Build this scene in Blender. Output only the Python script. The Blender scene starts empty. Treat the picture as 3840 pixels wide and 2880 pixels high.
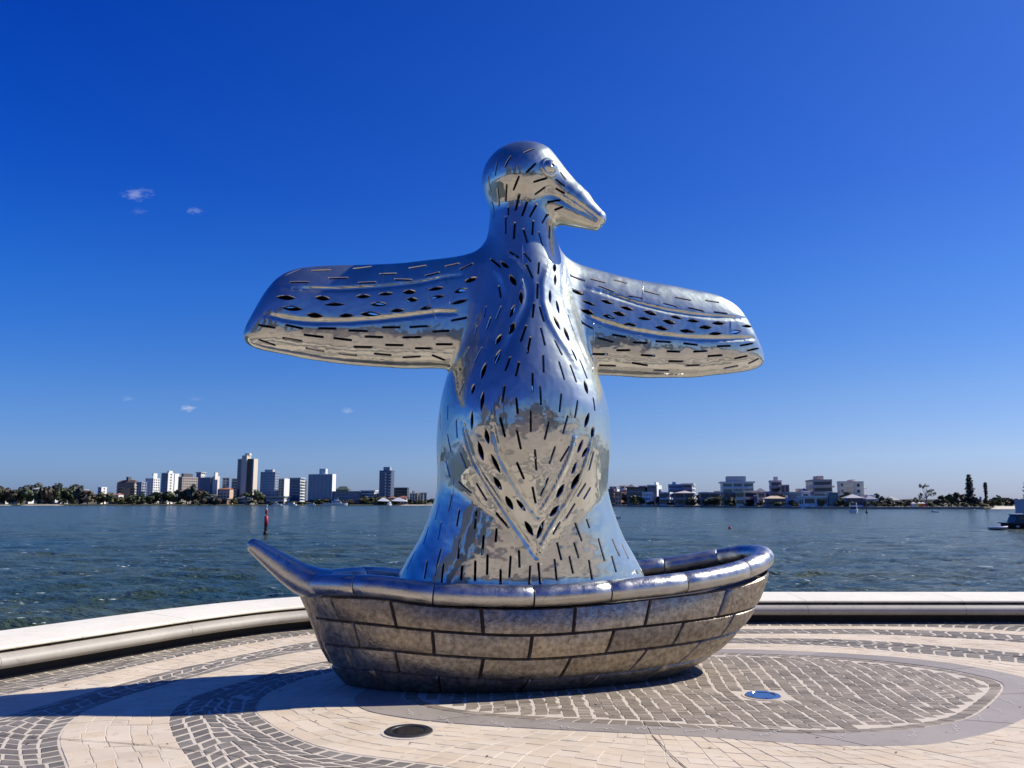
import bpy, bmesh, math, random
import numpy as np
from mathutils import Vector, Matrix
R = math.radians
rnd = random.Random(7)
S = bpy.context.scene
COL = S.collection

# ------------------------------------------------------------------ camera, sky, sun, exposure
cam = bpy.data.cameras.new('camera'); camo = bpy.data.objects.new('camera', cam); COL.objects.link(camo)
camo.location = (0, 0, 1.6); PITCH = math.atan(445 / 3105)
camo.rotation_euler = (R(90) + PITCH, 0, 0)
cam.sensor_width = 36; cam.lens = 36 * 3105 / 3840; cam.clip_start = .05; cam.clip_end = 20000
S.camera = camo
SUN_EL, SUN_AZ = R(43), R(75)          # azimuth from +Y (view direction) towards +X
world = bpy.data.worlds.new('World'); S.world = world; world.use_nodes = True
S.view_settings.view_transform = 'Standard'; S.view_settings.look = 'None'
S.view_settings.gamma = 1; S.view_settings.use_curve_mapping = False; S.view_settings.exposure = 0.25
sun = bpy.data.lights.new('sun', 'SUN'); suno = bpy.data.objects.new('sun', sun); COL.objects.link(suno)
sun.energy = 4.8; sun.angle = R(.53); sun.color = (1, .935, .83)
sd = Vector((math.cos(SUN_EL) * math.sin(SUN_AZ), math.cos(SUN_EL) * math.cos(SUN_AZ), math.sin(SUN_EL)))
suno.rotation_euler = sd.to_track_quat('Z', 'Y').to_euler(); suno.location = sd * 60
S.cycles.max_bounces = 8; S.cycles.diffuse_bounces = 3; S.cycles.glossy_bounces = 5
S.cycles.transmission_bounces = 4; S.cycles.caustics_reflective = False; S.cycles.caustics_refractive = False
S.cycles.sample_clamp_indirect = 6

def build_world():
    nt = world.node_tree; N = nt.nodes; L = nt.links; N.clear()
    def n(t, **k):
        o = N.new(t)
        for a, b in k.items(): setattr(o, a, b)
        return o
    out = n('ShaderNodeOutputWorld'); bg = n('ShaderNodeBackground'); bg.inputs[1].default_value = .126
    sky = n('ShaderNodeTexSky', sky_type='NISHITA', sun_disc=False, sun_elevation=SUN_EL, sun_rotation=SUN_AZ,
            altitude=10, air_density=1.0, dust_density=.35, ozone_density=4.5)
    hs = n('ShaderNodeHueSaturation'); hs.inputs['Saturation'].default_value = 1.32; hs.inputs['Hue'].default_value = .508
    gm = n('ShaderNodeGamma'); gm.inputs[1].default_value = 1.0
    L.new(sky.outputs[0], hs.inputs['Color'])
    # the camera sensor's deep blue: darker towards the zenith, an even gradient all round the dome
    geo = n('ShaderNodeTexCoord'); sep = n('ShaderNodeSeparateXYZ'); L.new(geo.outputs['Generated'], sep.inputs[0])
    def grad_(stops):
        rp = n('ShaderNodeValToRGB'); cr = rp.color_ramp
        while len(cr.elements) < len(stops): cr.elements.new(.5)
        for e, (p, c) in zip(cr.elements, stops): e.position = p; e.color = (*[v / 2 for v in c], 1)
        L.new(sep.outputs[2], rp.inputs[0]); return rp
    away = grad_([(0, (0.504, 0.693, 1.65)), (0.025, (0.594, 0.792, 1.59)), (0.056, (0.666, 0.871, 1.54)), (0.123, (0.702, 0.995, 1.58)), (0.24, (0.456, 1.01, 1.8)), (0.353, (0.216, 0.814, 1.87)), (0.5, (0.115, 0.682, 1.83)), (1, (0.036, 0.638, 1.47))])
    tow = grad_([(0, (0.741, 0.875, 1.75)), (0.025, (0.874, 0.972, 1.65)), (0.056, (0.998, 1.05, 1.54)), (0.123, (1.13, 1.14, 1.46)), (0.24, (1.06, 1.18, 1.59)), (0.353, (0.95, 1.05, 1.63)), (0.5, (0.988, 1.08, 1.65)), (1, (0.19, 0.864, 1.54))])
    dt = n('ShaderNodeVectorMath', operation='DOT_PRODUCT'); dt.inputs[1].default_value = (math.sin(SUN_AZ), math.cos(SUN_AZ), 0); L.new(geo.outputs['Generated'], dt.inputs[0])
    mr0 = n('ShaderNodeMapRange'); mr0.inputs[1].default_value = -.32; mr0.inputs[2].default_value = .62; L.new(dt.outputs['Value'], mr0.inputs[0])
    mg = n('ShaderNodeMix', data_type='RGBA'); L.new(mr0.outputs[0], mg.inputs[0]); L.new(away.outputs[0], mg.inputs[6]); L.new(tow.outputs[0], mg.inputs[7])
    mx = n('ShaderNodeMix', data_type='RGBA', blend_type='MULTIPLY'); mx.inputs[0].default_value = 1
    L.new(hs.outputs[0], mx.inputs[6]); L.new(mg.outputs[2], mx.inputs[7])
    last = mx.outputs[2]
    # four small thin fair-weather clouds low in the south
    for (dx, dy, dz, wx, wz, a, seed) in ((-.474, 1, .385, .020, .0085, .26, 1.), (-.3995, 1, .3635, .011, .005, .18, 5.), (-.469, 1, .3625, .011, .0045, .08, 9.),
                                          (-.394, 1, .1134, .012, .0045, .42, 13.), (-.200, 1, .1105, .008, .0042, .24, 17.), (-.467, 1, .1249, .008, .0035, .13, 21.), (-.385, 1, .125, .010, .003, .08, 23.)):
        # direction / dy so the coordinates are slopes
        dv = n('ShaderNodeMath', operation='DIVIDE'); L.new(sep.outputs[0], dv.inputs[0]); L.new(sep.outputs[1], dv.inputs[1])
        dz_ = n('ShaderNodeMath', operation='DIVIDE'); L.new(sep.outputs[2], dz_.inputs[0]); L.new(sep.outputs[1], dz_.inputs[1])
        cx = n('ShaderNodeCombineXYZ'); L.new(dv.outputs[0], cx.inputs[0]); L.new(dz_.outputs[0], cx.inputs[1])
        mp = n('ShaderNodeMapping'); mp.inputs['Location'].default_value = (-dx / wx, -dz / wz, 0); mp.inputs['Scale'].default_value = (1 / wx, 1 / wz, 1)
        L.new(cx.outputs[0], mp.inputs[0])
        nz = n('ShaderNodeTexNoise'); nz.inputs['Scale'].default_value = 1.7; nz.inputs['Detail'].default_value = 4
        ad = n('ShaderNodeVectorMath', operation='ADD'); ad.inputs[1].default_value = (seed, seed * 2, 0); L.new(mp.outputs[0], ad.inputs[0]); L.new(ad.outputs[0], nz.inputs[0])
        ln = n('ShaderNodeVectorMath', operation='LENGTH'); L.new(mp.outputs[0], ln.inputs[0])
        su = n('ShaderNodeMath', operation='MULTIPLY_ADD'); L.new(nz.outputs[0], su.inputs[0]); su.inputs[1].default_value = 2.4; su.inputs[2].default_value = -.75
        sb = n('ShaderNodeMath', operation='SUBTRACT'); L.new(su.outputs[0], sb.inputs[0]); L.new(ln.outputs['Value'], sb.inputs[1])
        mr = n('ShaderNodeMapRange', interpolation_type='SMOOTHSTEP'); L.new(sb.outputs[0], mr.inputs[0])
        mr.inputs[1].default_value = -.65; mr.inputs[2].default_value = .6; mr.inputs[3].default_value = 0; mr.inputs[4].default_value = a
        gt = n('ShaderNodeMath', operation='GREATER_THAN'); L.new(sep.outputs[1], gt.inputs[0]); gt.inputs[1].default_value = .2
        ml = n('ShaderNodeMath', operation='MULTIPLY'); L.new(mr.outputs[0], ml.inputs[0]); L.new(gt.outputs[0], ml.inputs[1])
        m2 = n('ShaderNodeMix', data_type='RGBA'); L.new(ml.outputs[0], m2.inputs[0]); L.new(last, m2.inputs[6]); m2.inputs[7].default_value = (5.0, 5.4, 6.0, 1)
        last = m2.outputs[2]
    L.new(last, bg.inputs[0]); L.new(bg.outputs[0], out.inputs[0])
build_world()

# ------------------------------------------------------------------ helpers
def tag(o, label=None, cat=None, group=None, kind=None):
    if label: o['label'] = label
    if cat: o['category'] = cat
    if group: o['group'] = group
    if kind: o['kind'] = kind
    return o
def empty(name, loc=(0, 0, 0), rz=0):
    o = bpy.data.objects.new(name, None); o.location = loc; o.rotation_euler = (0, 0, rz); o.empty_display_size = .2
    COL.objects.link(o); return o
def link(name, me, mats=None, parent=None, kind=None):
    o = bpy.data.objects.new(name, me); COL.objects.link(o)
    if mats is not None and len(me.materials) == 0:
        for m in (mats if isinstance(mats, (list, tuple)) else [mats]): me.materials.append(m)
    if parent: o.parent = parent
    if kind: o['kind'] = kind
    return o
class MB:
    """collects plain geometry for one mesh"""
    def __init__(s): s.v = []; s.f = []; s.m = []; s.sm = []
    def add(s, vs, fs, mi=0, smooth=False):
        b = len(s.v); s.v += [tuple(v) for v in vs]
        for f in fs: s.f.append([b + i for i in f]); s.m.append(mi); s.sm.append(smooth)
    def box(s, x0, x1, y0, y1, z0, z1, mi=0, rz=0, c=(0, 0), bottom=True):
        vs = [(x, y, z) for z in (z0, z1) for x, y in ((x0, y0), (x1, y0), (x1, y1), (x0, y1))]
        if rz:
            C, Sn = math.cos(rz), math.sin(rz)
            vs = [(c[0] + (x - c[0]) * C - (y - c[1]) * Sn, c[1] + (x - c[0]) * Sn + (y - c[1]) * C, z) for x, y, z in vs]
        fs = [(4, 5, 6, 7), (0, 1, 5, 4), (1, 2, 6, 5), (2, 3, 7, 6), (3, 0, 4, 7)]
        if bottom: fs.append((3, 2, 1, 0))
        s.add(vs, fs, mi)
    def tube(s, pts, rad, n=8, mi=0, smooth=True, caps=True):
        pts = [Vector(p) for p in pts]; k = len(pts)
        rad = rad if isinstance(rad, (list, tuple)) else [rad] * k
        vs = []; ref = Vector((0, 0, 1))
        for i, p in enumerate(pts):
            t = (pts[min(i + 1, k - 1)] - pts[max(i - 1, 0)]).normalized()
            a = ref if abs(t.dot(ref)) < .95 else Vector((1, 0, 0))
            u = t.cross(a).normalized(); w = u.cross(t)
            for j in range(n):
                q = 2 * math.pi * j / n; vs.append(p + (u * math.cos(q) + w * math.sin(q)) * rad[i])
        fs = [(i * n + j, i * n + (j + 1) % n, (i + 1) * n + (j + 1) % n, (i + 1) * n + j) for i in range(k - 1) for j in range(n)]
        if caps: fs += [tuple(range(n))[::-1], tuple((k - 1) * n + j for j in range(n))]
        s.add(vs, fs, mi, smooth)
    def lathe(s, prof, n=16, mi=0, c=(0, 0, 0), smooth=True):
        vs = [(c[0] + r * math.cos(2 * math.pi * j / n), c[1] + r * math.sin(2 * math.pi * j / n), c[2] + z) for r, z in prof for j in range(n)]
        k = len(prof)
        fs = [(i * n + j, i * n + (j + 1) % n, (i + 1) * n + (j + 1) % n, (i + 1) * n + j) for i in range(k - 1) for j in range(n)]
        fs += [tuple(range(n))[::-1], tuple((k - 1) * n + j for j in range(n))]
        s.add(vs, fs, mi, smooth)
    def mesh(s, name):
        me = bpy.data.meshes.new(name); me.from_pydata(s.v, [], s.f)
        me.polygons.foreach_set('material_index', s.m); me.polygons.foreach_set('use_smooth', s.sm); me.update()
        return me
    def obj(s, name, mats, parent=None, kind=None, angle=None):
        me = s.mesh(name)
        o = link(name, me, mats, parent, kind)
        if angle: me.set_sharp_from_angle(angle=R(angle))
        return o

def mat(name, col=(.5, .5, .5), rough=.6, metal=0, noise=None, bump=None, rnoise=None, spec=None, obj_random=None, stain=None):
    """noise=(scale, colour2, contrast[, stretch xyz]); bump=(scale, strength, distance); rnoise=(scale, lo, hi)"""
    m = bpy.data.materials.new(name); m.use_nodes = True; nt = m.node_tree; N = nt.nodes; L = nt.links
    b = N['Principled BSDF']; b.inputs['Base Color'].default_value = (*col, 1); b.inputs['Roughness'].default_value = rough; b.inputs['Metallic'].default_value = metal
    if spec is not None: b.inputs['Specular IOR Level'].default_value = spec
    tc = N.new('ShaderNodeTexCoord'); last = None
    if noise:
        sc, c2, con = noise[:3]
        tx = N.new('ShaderNodeTexNoise'); tx.inputs['Scale'].default_value = sc; tx.inputs['Detail'].default_value = 6; tx.inputs['Roughness'].default_value = .6
        if len(noise) > 3:
            mp = N.new('ShaderNodeMapping'); mp.inputs['Scale'].default_value = noise[3]; L.new(tc.outputs['Object'], mp.inputs[0]); L.new(mp.outputs[0], tx.inputs[0])
        else: L.new(tc.outputs['Object'], tx.inputs[0])
        r = N.new('ShaderNodeValToRGB'); r.color_ramp.elements[0].position = .5 - con; r.color_ramp.elements[1].position = .5 + con
        r.color_ramp.elements[0].color = (*col, 1); r.color_ramp.elements[1].color = (*c2, 1)
        L.new(tx.outputs[0], r.inputs[0]); last = r.outputs[0]
    if obj_random:
        oi = N.new('ShaderNodeObjectInfo'); at = N.new('ShaderNodeAttribute'); at.attribute_name = 'tone'
        a = N.new('ShaderNodeMath'); a.operation = 'ADD'; L.new(oi.outputs['Random'], a.inputs[0]); L.new(at.outputs['Fac'], a.inputs[1])
        fr = N.new('ShaderNodeMath'); fr.operation = 'FRACT'; L.new(a.outputs[0], fr.inputs[0])
        rr = N.new('ShaderNodeValToRGB'); rr.color_ramp.interpolation = 'LINEAR'
        cs = obj_random
        while len(rr.color_ramp.elements) < len(cs): rr.color_ramp.elements.new(.5)
        for i, c in enumerate(cs): rr.color_ramp.elements[i].position = i / (len(cs) - 1); rr.color_ramp.elements[i].color = (*c, 1)
        L.new(fr.outputs[0], rr.inputs[0])
        if last is None:
            rgb = N.new('ShaderNodeRGB'); rgb.outputs[0].default_value = (*col, 1); last = rgb.outputs[0]
        if True:
            mx = N.new('ShaderNodeMix'); mx.data_type = 'RGBA'; mx.blend_type = 'MULTIPLY'; mx.inputs[0].default_value = 1
            L.new(last, mx.inputs[6]); L.new(rr.outputs[0], mx.inputs[7]); last = mx.outputs[2]
    if stain:
        if last is None:
            rgb = N.new('ShaderNodeRGB'); rgb.outputs[0].default_value = (*col, 1); last = rgb.outputs[0]
        ge = N.new('ShaderNodeNewGeometry')
        for sc_, lo_, hi_, dk in ((stain[0], .42, .60, stain[1]), (stain[0] * 7.3, .58, .66, stain[1] * .85)):
            tx = N.new('ShaderNodeTexNoise'); tx.inputs['Scale'].default_value = sc_; tx.inputs['Detail'].default_value = 7; tx.inputs['Roughness'].default_value = .65; L.new(ge.outputs['Position'], tx.inputs[0])
            mr = N.new('ShaderNodeMapRange'); mr.inputs[1].default_value = lo_; mr.inputs[2].default_value = hi_; mr.inputs[3].default_value = 1; mr.inputs[4].default_value = dk; L.new(tx.outputs[0], mr.inputs[0])
            mx = N.new('ShaderNodeMix'); mx.data_type = 'RGBA'; mx.blend_type = 'MULTIPLY'; mx.inputs[0].default_value = 1; L.new(last, mx.inputs[6]); L.new(mr.outputs[0], mx.inputs[7]); last = mx.outputs[2]
    if last is not None: L.new(last, b.inputs['Base Color'])
    if bump:
        tx = N.new('ShaderNodeTexNoise'); tx.inputs['Scale'].default_value = bump[0]; tx.inputs['Detail'].default_value = 5; L.new(tc.outputs['Object'], tx.inputs[0])
        bp = N.new('ShaderNodeBump'); bp.inputs['Strength'].default_value = bump[1]; bp.inputs['Distance'].default_value = bump[2]
        L.new(tx.outputs[0], bp.inputs['Height']); L.new(bp.outputs[0], b.inputs['Normal'])
    if rnoise:
        tx = N.new('ShaderNodeTexNoise'); tx.inputs['Scale'].default_value = rnoise[0]; tx.inputs['Detail'].default_value = 4; L.new(tc.outputs['Object'], tx.inputs[0])
        mr = N.new('ShaderNodeMapRange'); mr.inputs[1].default_value = .35; mr.inputs[2].default_value = .65; mr.inputs[3].default_value = rnoise[1]; mr.inputs[4].default_value = rnoise[2]
        L.new(tx.outputs[0], mr.inputs[0]); L.new(mr.outputs[0], b.inputs['Roughness'])
    return m

def at(px, Y, z=0):                   # a bearing on the far shore, at true distance Y metres out
    return ((px - 1920) / 3105 * Y / 1.0102, Y, z)
def hgt(py, Y):                       # height of something Y metres out
    return (1885 - py) / 3105 * Y * 1.015 + 1.6

# ------------------------------------------------------------------ plaza rings (metres, star shaped round RC)
RC = (1.0, 7.2)
RINGS = [
 [(4.35,8.06),(4.38,7.72),(4.12,7.3),(3.53,6.61),(3.15,6.34),(2.73,6.17),(2.25,6.1),(1.93,6.11),(1.19,6.25),(.26,6.44),(-.4,6.66),(-.75,6.92),(-.92,7.3),(-.7,8),(0,8.7),(1,9.1),(2.11,9.22),(3.3,9.0),(4.05,8.55)],
 [(4.70,8.13),(4.72,7.6),(4.4,6.95),(3.82,6.47),(3.5,6.2),(3.2,6.01),(2.78,5.82),(2.15,5.79),(1.15,6.03),(.09,6.23),(-.47,6.37),(-.9,6.56),(-1.2,6.82),(-1.3,7.3),(-1.0,8.1),(-.2,8.9),(.9,9.35),(2.16,9.47),(3.0,9.37),(3.9,9.06),(4.4,8.67)],
 [(5.17,8.67),(4.7,9.01),(4.17,9.35),(3.5,9.72),(2.5,9.86),(1.2,9.8),(0,9.45),(-1.2,8.8),(-1.82,8.1),(-2.06,7.4),(-2.0,6.78),(-1.81,6.43),(-1.54,6.06),(-1.2,5.73),(-.65,5.48),(-.25,5.3),(.3,5.0),(1.3,4.5),(3,4.2),(5,4.8),(6,6),(5.9,7.6)],
 [(5.49,9.2),(4.86,9.66),(4.29,9.98),(3.64,10.16),(2.5,10.2),(1,10.1),(-.5,9.7),(-1.96,8.75),(-2.38,7.96),(-2.64,7.29),(-2.67,6.9),(-2.55,6.46),(-2.3,5.95),(-2.1,5.61),(-1.94,5.33),(-1.6,4.8),(-.8,4.2),(1,3.5),(3.5,3.3),(6,4.3),(6.9,6),(6.6,8)],
 [(5.89,9.85),(5.26,10.17),(4.69,10.4),(3.78,10.53),(2.6,10.54),(.8,10.45),(-1,10.1),(-2.16,9.4),(-2.63,8.76),(-2.95,7.96),(-3.2,7.29),(-3.3,6.88),(-3.28,6.51),(-3.11,5.99),(-2.7,5.33),(-2.3,4.6),(-1.4,3.6),(1,2.8),(4,2.6),(7,3.8),(7.8,6),(7.2,8.4)],
 [(6.23,10.42),(5.4,10.77),(4.6,10.9),(3.9,10.92),(2.8,10.92),(.6,10.85),(-1.2,10.6),(-2.31,10.0),(-2.95,9.0),(-3.32,8.23),(-3.58,7.46),(-3.8,6.83),(-3.95,6.4),(-4.05,5.8),(-3.95,5.2),(-3.6,4.2),(-2.4,2.8),(1,1.8),(4.5,1.6),(8,3),(9,6),(8.2,8.8)],
 [(6.42,10.72),(5.62,11.08),(4.5,11.2),(3.21,11.23),(0,11.17),(-1.6,11.0),(-2.47,10.5),(-3.21,9.55),(-3.68,8.6),(-4.0,7.83),(-4.3,7.18),(-4.6,6.4),(-4.8,5.4),(-4.7,4.4),(-3.6,2.6),(-1,1.2),(2,.7),(5,.8),(9,2.4),(10.2,6),(9.2,9)],
 [(7.2,11.5),(5.6,11.55),(4.5,11.55),(3.21,11.55),(.4,11.54),(-1.0,11.51),(-1.9,11.36),(-2.56,11.05),(-3.14,10.54),(-3.65,9.8),(-4.13,8.9),(-4.66,7.92),(-5.3,6.75),(-6.1,5.3),(-6.4,3.6),(-5,1.4),(-2,.2),(2,-.3),(6,-.2),(10,1.6),(12,6),(10.4,9.6)],
]
PHI = np.linspace(-math.pi, math.pi, 1441)
def ring_r(pts):
    p = np.array(pts); k_ = len(p); d_ = []
    for i in range(k_):                                   # closed Catmull-Rom through the surveyed points
        A, B, C, D = p[i - 1], p[i], p[(i + 1) % k_], p[(i + 2) % k_]
        for t in np.linspace(0, 1, 12, endpoint=False): d_.append(.5 * (2 * B + (C - A) * t + (2 * A - 5 * B + 4 * C - D) * t * t + (-A + 3 * B - 3 * C + D) * t ** 3))
    p = np.array(d_) - RC; a = np.arctan2(p[:, 1], p[:, 0]); r = np.hypot(p[:, 0], p[:, 1]); o = np.argsort(a); a = a[o]; r = r[o]
    a3 = np.concatenate([a - 2 * math.pi, a, a + 2 * math.pi]); r3 = np.concatenate([r, r, r])
    v = np.interp(PHI, a3, r3); k = 25; w = np.hanning(k); w /= w.sum()
    vv = np.concatenate([v[-k - 1:-1], v, v[1:k + 1]]); return np.convolve(vv, w, 'same')[k:-k]
RR = [ring_r(p) for p in RINGS]
def rad(k, a): return np.interp((a + math.pi) % (2 * math.pi) - math.pi, PHI, RR[k])
def polar(a, r): return (RC[0] + r * math.cos(a), RC[1] + r * math.sin(a))
def in_view(x, y): return y > 4.3 and abs(x) < .66 * y + .9

M = {}
M['sett'] = mat('dark_sett', (.165, .15, .13), .75, noise=(9, (.235, .22, .19), .25), bump=(60, .5, .004), obj_random=[(.7, .7, .7), (1.15, 1.1, 1.05), (.85, .82, .8), (1.3, 1.27, 1.25)], stain=(1.1, .82))
M['sett_brown'] = mat('brown_sett', (.235, .20, .155), .7, noise=(7, (.34, .295, .235), .25), bump=(60, .5, .004), obj_random=[(.7, .69, .68), (1.1, 1.05, 1.0), (.85, .8, .75), (1.25, 1.22, 1.2)], stain=(.9, .78))
M['cream'] = mat('cream_block', (.635, .54, .40), .8, noise=(5, (.69, .60, .465), .25), bump=(70, .35, .003), obj_random=[(.92, .9, .87), (1.02, 1.0, .98), (.98, .92, .85), (1.05, 1.05, 1.05), (.98, .95, .93)], stain=(1.3, .90))
M['mortar'] = mat('cream_mortar', (.60, .52, .41), .85, noise=(3, (.67, .59, .48), .3), bump=(90, .5, .004), stain=(1.5, .86))
M['granite'] = mat('grey_granite', (.325, .285, .24), .6, noise=(160, (.385, .34, .29), .2), bump=(200, .2, .001), obj_random=[(.90, .90, .90), (1.06, 1.05, 1.04)], stain=(1.4, .88))
M['script'] = mat('engraving', (.66, .64, .60), .7)
M['joint'] = mat('joint_sealant', (.09, .07, .055), .9)

# ------------------------------------------------------------------ harbour bench path = edge of the quay
BP = [(-60,-7),(-24,-4),(-12,-1.4),(-9,.6),(-7.6,3),(-6.3,5.2),(-5.42,6.8),(-4.75,7.96),(-4.22,8.92),(-3.73,9.84),(-3.2,10.6),(-2.61,11.12),(-1.9,11.43),(-1,11.58),(.4,11.62),(1.8,11.63),(3.1,11.63),(4.8,11.63),(7,11.63),(9,11.6),(12,11.35),(16,10.4),(24,7),(60,-20)]
def smooth_path(P, step):
    P = np.array(P, float); n = len(P); d = np.zeros(n); d[1:] = np.cumsum(np.hypot(*(P[1:] - P[:-1]).T))
    t = np.arange(0, d[-1], .02); X = np.interp(t, d, P[:, 0]); Y = np.interp(t, d, P[:, 1])
    k = 61; w = np.hanning(k); w /= w.sum()
    pad = lambda v: np.concatenate([2 * v[0] - v[k // 2:0:-1], v, 2 * v[-1] - v[-2:-k // 2 - 1:-1]])
    X = np.convolve(pad(X), w, 'valid'); Y = np.convolve(pad(Y), w, 'valid')
    dd = np.zeros(len(X)); dd[1:] = np.cumsum(np.hypot(np.diff(X), np.diff(Y)))
    return X, Y, dd
PX, PY, PD = smooth_path(BP, .02)
def path_at(s):
    x = np.interp(s, PD, PX); y = np.interp(s, PD, PY)
    dx = np.interp(s + .03, PD, PX) - np.interp(s - .03, PD, PX); dy = np.interp(s + .03, PD, PY) - np.interp(s - .03, PD, PY)
    l = math.hypot(dx, dy); return x, y, -dy / l, dx / l          # left-hand normal = towards the water
def s_near(x, y): return PD[np.argmin((PX - x) ** 2 + (PY - y) ** 2)]
def sweep(mb, prof, s0, s1, step, mi=0, smooth=True, ends=True, closed=True):
    n = max(2, int(round((s1 - s0) / step)) + 1); k = len(prof); vs = []
    for s in np.linspace(s0, s1, n):
        x, y, nx, ny = path_at(s)
        vs += [(x + nx * d, y + ny * d, z) for d, z in prof]
    m = k if closed else k - 1
    fs = [(i * k + j, (i + 1) * k + j, (i + 1) * k + (j + 1) % k, i * k + (j + 1) % k) for i in range(n - 1) for j in range(m)]
    if ends and closed: fs += [tuple(range(k)), tuple((n - 1) * k + j for j in range(k))[::-1]]
    mb.add(vs, fs, mi, smooth)

# ------------------------------------------------------------------ plaza sheet
def build_plaza():
    pts = []
    for s in np.arange(0, PD[-1], .25):
        x, y, nx, ny = path_at(s); pts.append((x + nx * .3, y + ny * .3))
    poly = pts + [(90, -40), (90, -95), (-90, -95), (-90, -7)]
    bm = bmesh.new(); f = bm.faces.new([bm.verts.new((x, y, -.012)) for x, y in poly]); bmesh.ops.triangulate(bm, faces=[f])
    me = bpy.data.meshes.new('plaza'); bm.to_mesh(me); bm.free()
    if me.polygons[0].normal.z < 0: me.flip_normals()
    # joints' mortar near, blended into plain pale paving of the same stone beyond
    o = link('plaza', me, mat('plaza_paving', (.50, .40, .28), .85, noise=(.6, (.58, .48, .35), .25), stain=(.25, .80), bump=(30, .3, .004))); o['kind'] = 'structure'
    return o
plaza = build_plaza()

def block(q, z0, z1, bev, tone):
    """q: four corners counter-clockwise -> chamfered top block"""
    cx = sum(p[0] for p in q) / 4; cy = sum(p[1] for p in q) / 4
    def ins(d):
        out = []
        for x, y in q:
            l = math.hypot(x - cx, y - cy) + 1e-6; out.append((x + (cx - x) * d * 1.41 / l, y + (cy - y) * d * 1.41 / l))
        return out
    a = ins(bev); vs = [(x, y, z0) for x, y in q] + [(x, y, z1 - bev * .6) for x, y in q] + [(x, y, z1) for x, y in a]
    fs = [(8, 9, 10, 11)] + [(i, (i + 1) % 4, 4 + (i + 1) % 4, 4 + i) for i in range(4)] + [(4 + i, 4 + (i + 1) % 4, 8 + (i + 1) % 4, 8 + i) for i in range(4)]
    return vs, fs
def lay(blocks, name, material, nmax=300):
    """blocks: list of (quad, tone); the nearest nmax become parts of the plaza, the rest one part"""
    blocks.sort(key=lambda b: (sum(p[0] for p in b[0]) / 4) ** 2 + (sum(p[1] for p in b[0]) / 4) ** 2)
    for q, tone in blocks[:nmax]:
        cx = sum(p[0] for p in q) / 4; cy = sum(p[1] for p in q) / 4
        vs, fs = block([(x - cx, y - cy) for x, y in q], -.02, rnd.uniform(-.0022, .0012), .0032, tone)
        me = bpy.data.meshes.new(name); me.from_pydata(vs, [], fs); me.materials.append(material)
        o = link(name, me, None, plaza); o.location = (cx, cy, 0)
    mb = MB(); tones = []
    for q, tone in blocks[nmax:]:
        vs, fs = block(q, -.02, rnd.uniform(-.0022, .0012), .0032, tone); mb.add(vs, fs); tones += [tone] * len(vs)
    o = mb.obj(name + '_field', material, plaza, 'stuff')
    a = o.data.attributes.new('tone', 'FLOAT', 'POINT'); a.data.foreach_set('value', tones)
    return o
def band(k0, k1, cell, gap, row, wob, seed, a_list=None, keep=None):
    """courses running across the band between ring k0 and ring k1"""
    r_ = random.Random(seed); out = []; a = -math.pi; i = 0
    while a < math.pi:
        rm = (rad(k0, a) + rad(k1, a)) / 2; da = row / rm; x, y = polar(a, rm)
        if in_view(x, y) or in_view(*polar(a, float(rad(k1, a)))) or in_view(*polar(a, float(rad(k0, a)))):
            rho0 = float((rad(k0, a) + rad(k0, a + da)) / 2); rho1 = float((rad(k1, a) + rad(k1, a + da)) / 2); w = rho1 - rho0
            n = max(1, int(round(w / cell + r_.uniform(-.35, .35))))
            cuts = [0.] + [(j + r_.uniform(-.13, .13)) / n for j in range(1, n)] + [1.]
            for j in range(n):
                f0, f1 = cuts[j], cuts[j + 1]
                def P(aa, f, sg):
                    r0 = float(rad(k0, aa)); r1 = float(rad(k1, aa)); rr = r0 + (r1 - r0) * f
                    sk = wob * math.sin(f * math.pi * 2.3 + i * .05) * min(1, w / .5)
                    x, y = polar(aa + sk / max(rr, .5), rr); return x, y
                g = gap / 2
                q = [P(a, f0, 0), P(a, f1, 0), P(a + da, f1, 0), P(a + da, f0, 0)]
                cx = sum(p[0] for p in q) / 4; cy = sum(p[1] for p in q) / 4
                if not in_view(cx, cy): continue
                if keep and not keep(cx, cy): continue
                q2 = []
                for x, y in q:
                    l = math.hypot(x - cx, y - cy) + 1e-6; e = g * 1.41 + r_.uniform(-.003, .003)
                    q2.append((x + (cx - x) * e / l, y + (cy - y) * e / l))
                ar = sum(q2[m][0] * q2[(m + 1) % 4][1] - q2[(m + 1) % 4][0] * q2[m][1] for m in range(4))
                if ar < 0: q2 = q2[::-1]
                out.append((q2, r_.random()))
        a += da * (1 + r_.uniform(-.07, .07)); i += 1
    return out
DRAIN = (-.73, 6.14, .20); UPL = (2.10, 7.23, .145)
def clear(x, y): return math.hypot(x - DRAIN[0], y - DRAIN[1]) > DRAIN[2] + .03
# dark bands
dark = band(2, 3, .112, .023, .135, .10, 11) + band(4, 5, .112, .023, .135, .10, 12) + band(6, 7, .105, .022, .13, .06, 13)
lay(dark, 'sett', M['sett'])
cream = band(1, 2, .13, .004, .15, .03, 14, keep=clear) + band(3, 4, .14, .004, .15, .03, 15) + band(5, 6, .13, .004, .15, .03, 16)
lay(cream, 'paving_block', M['cream'])
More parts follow.
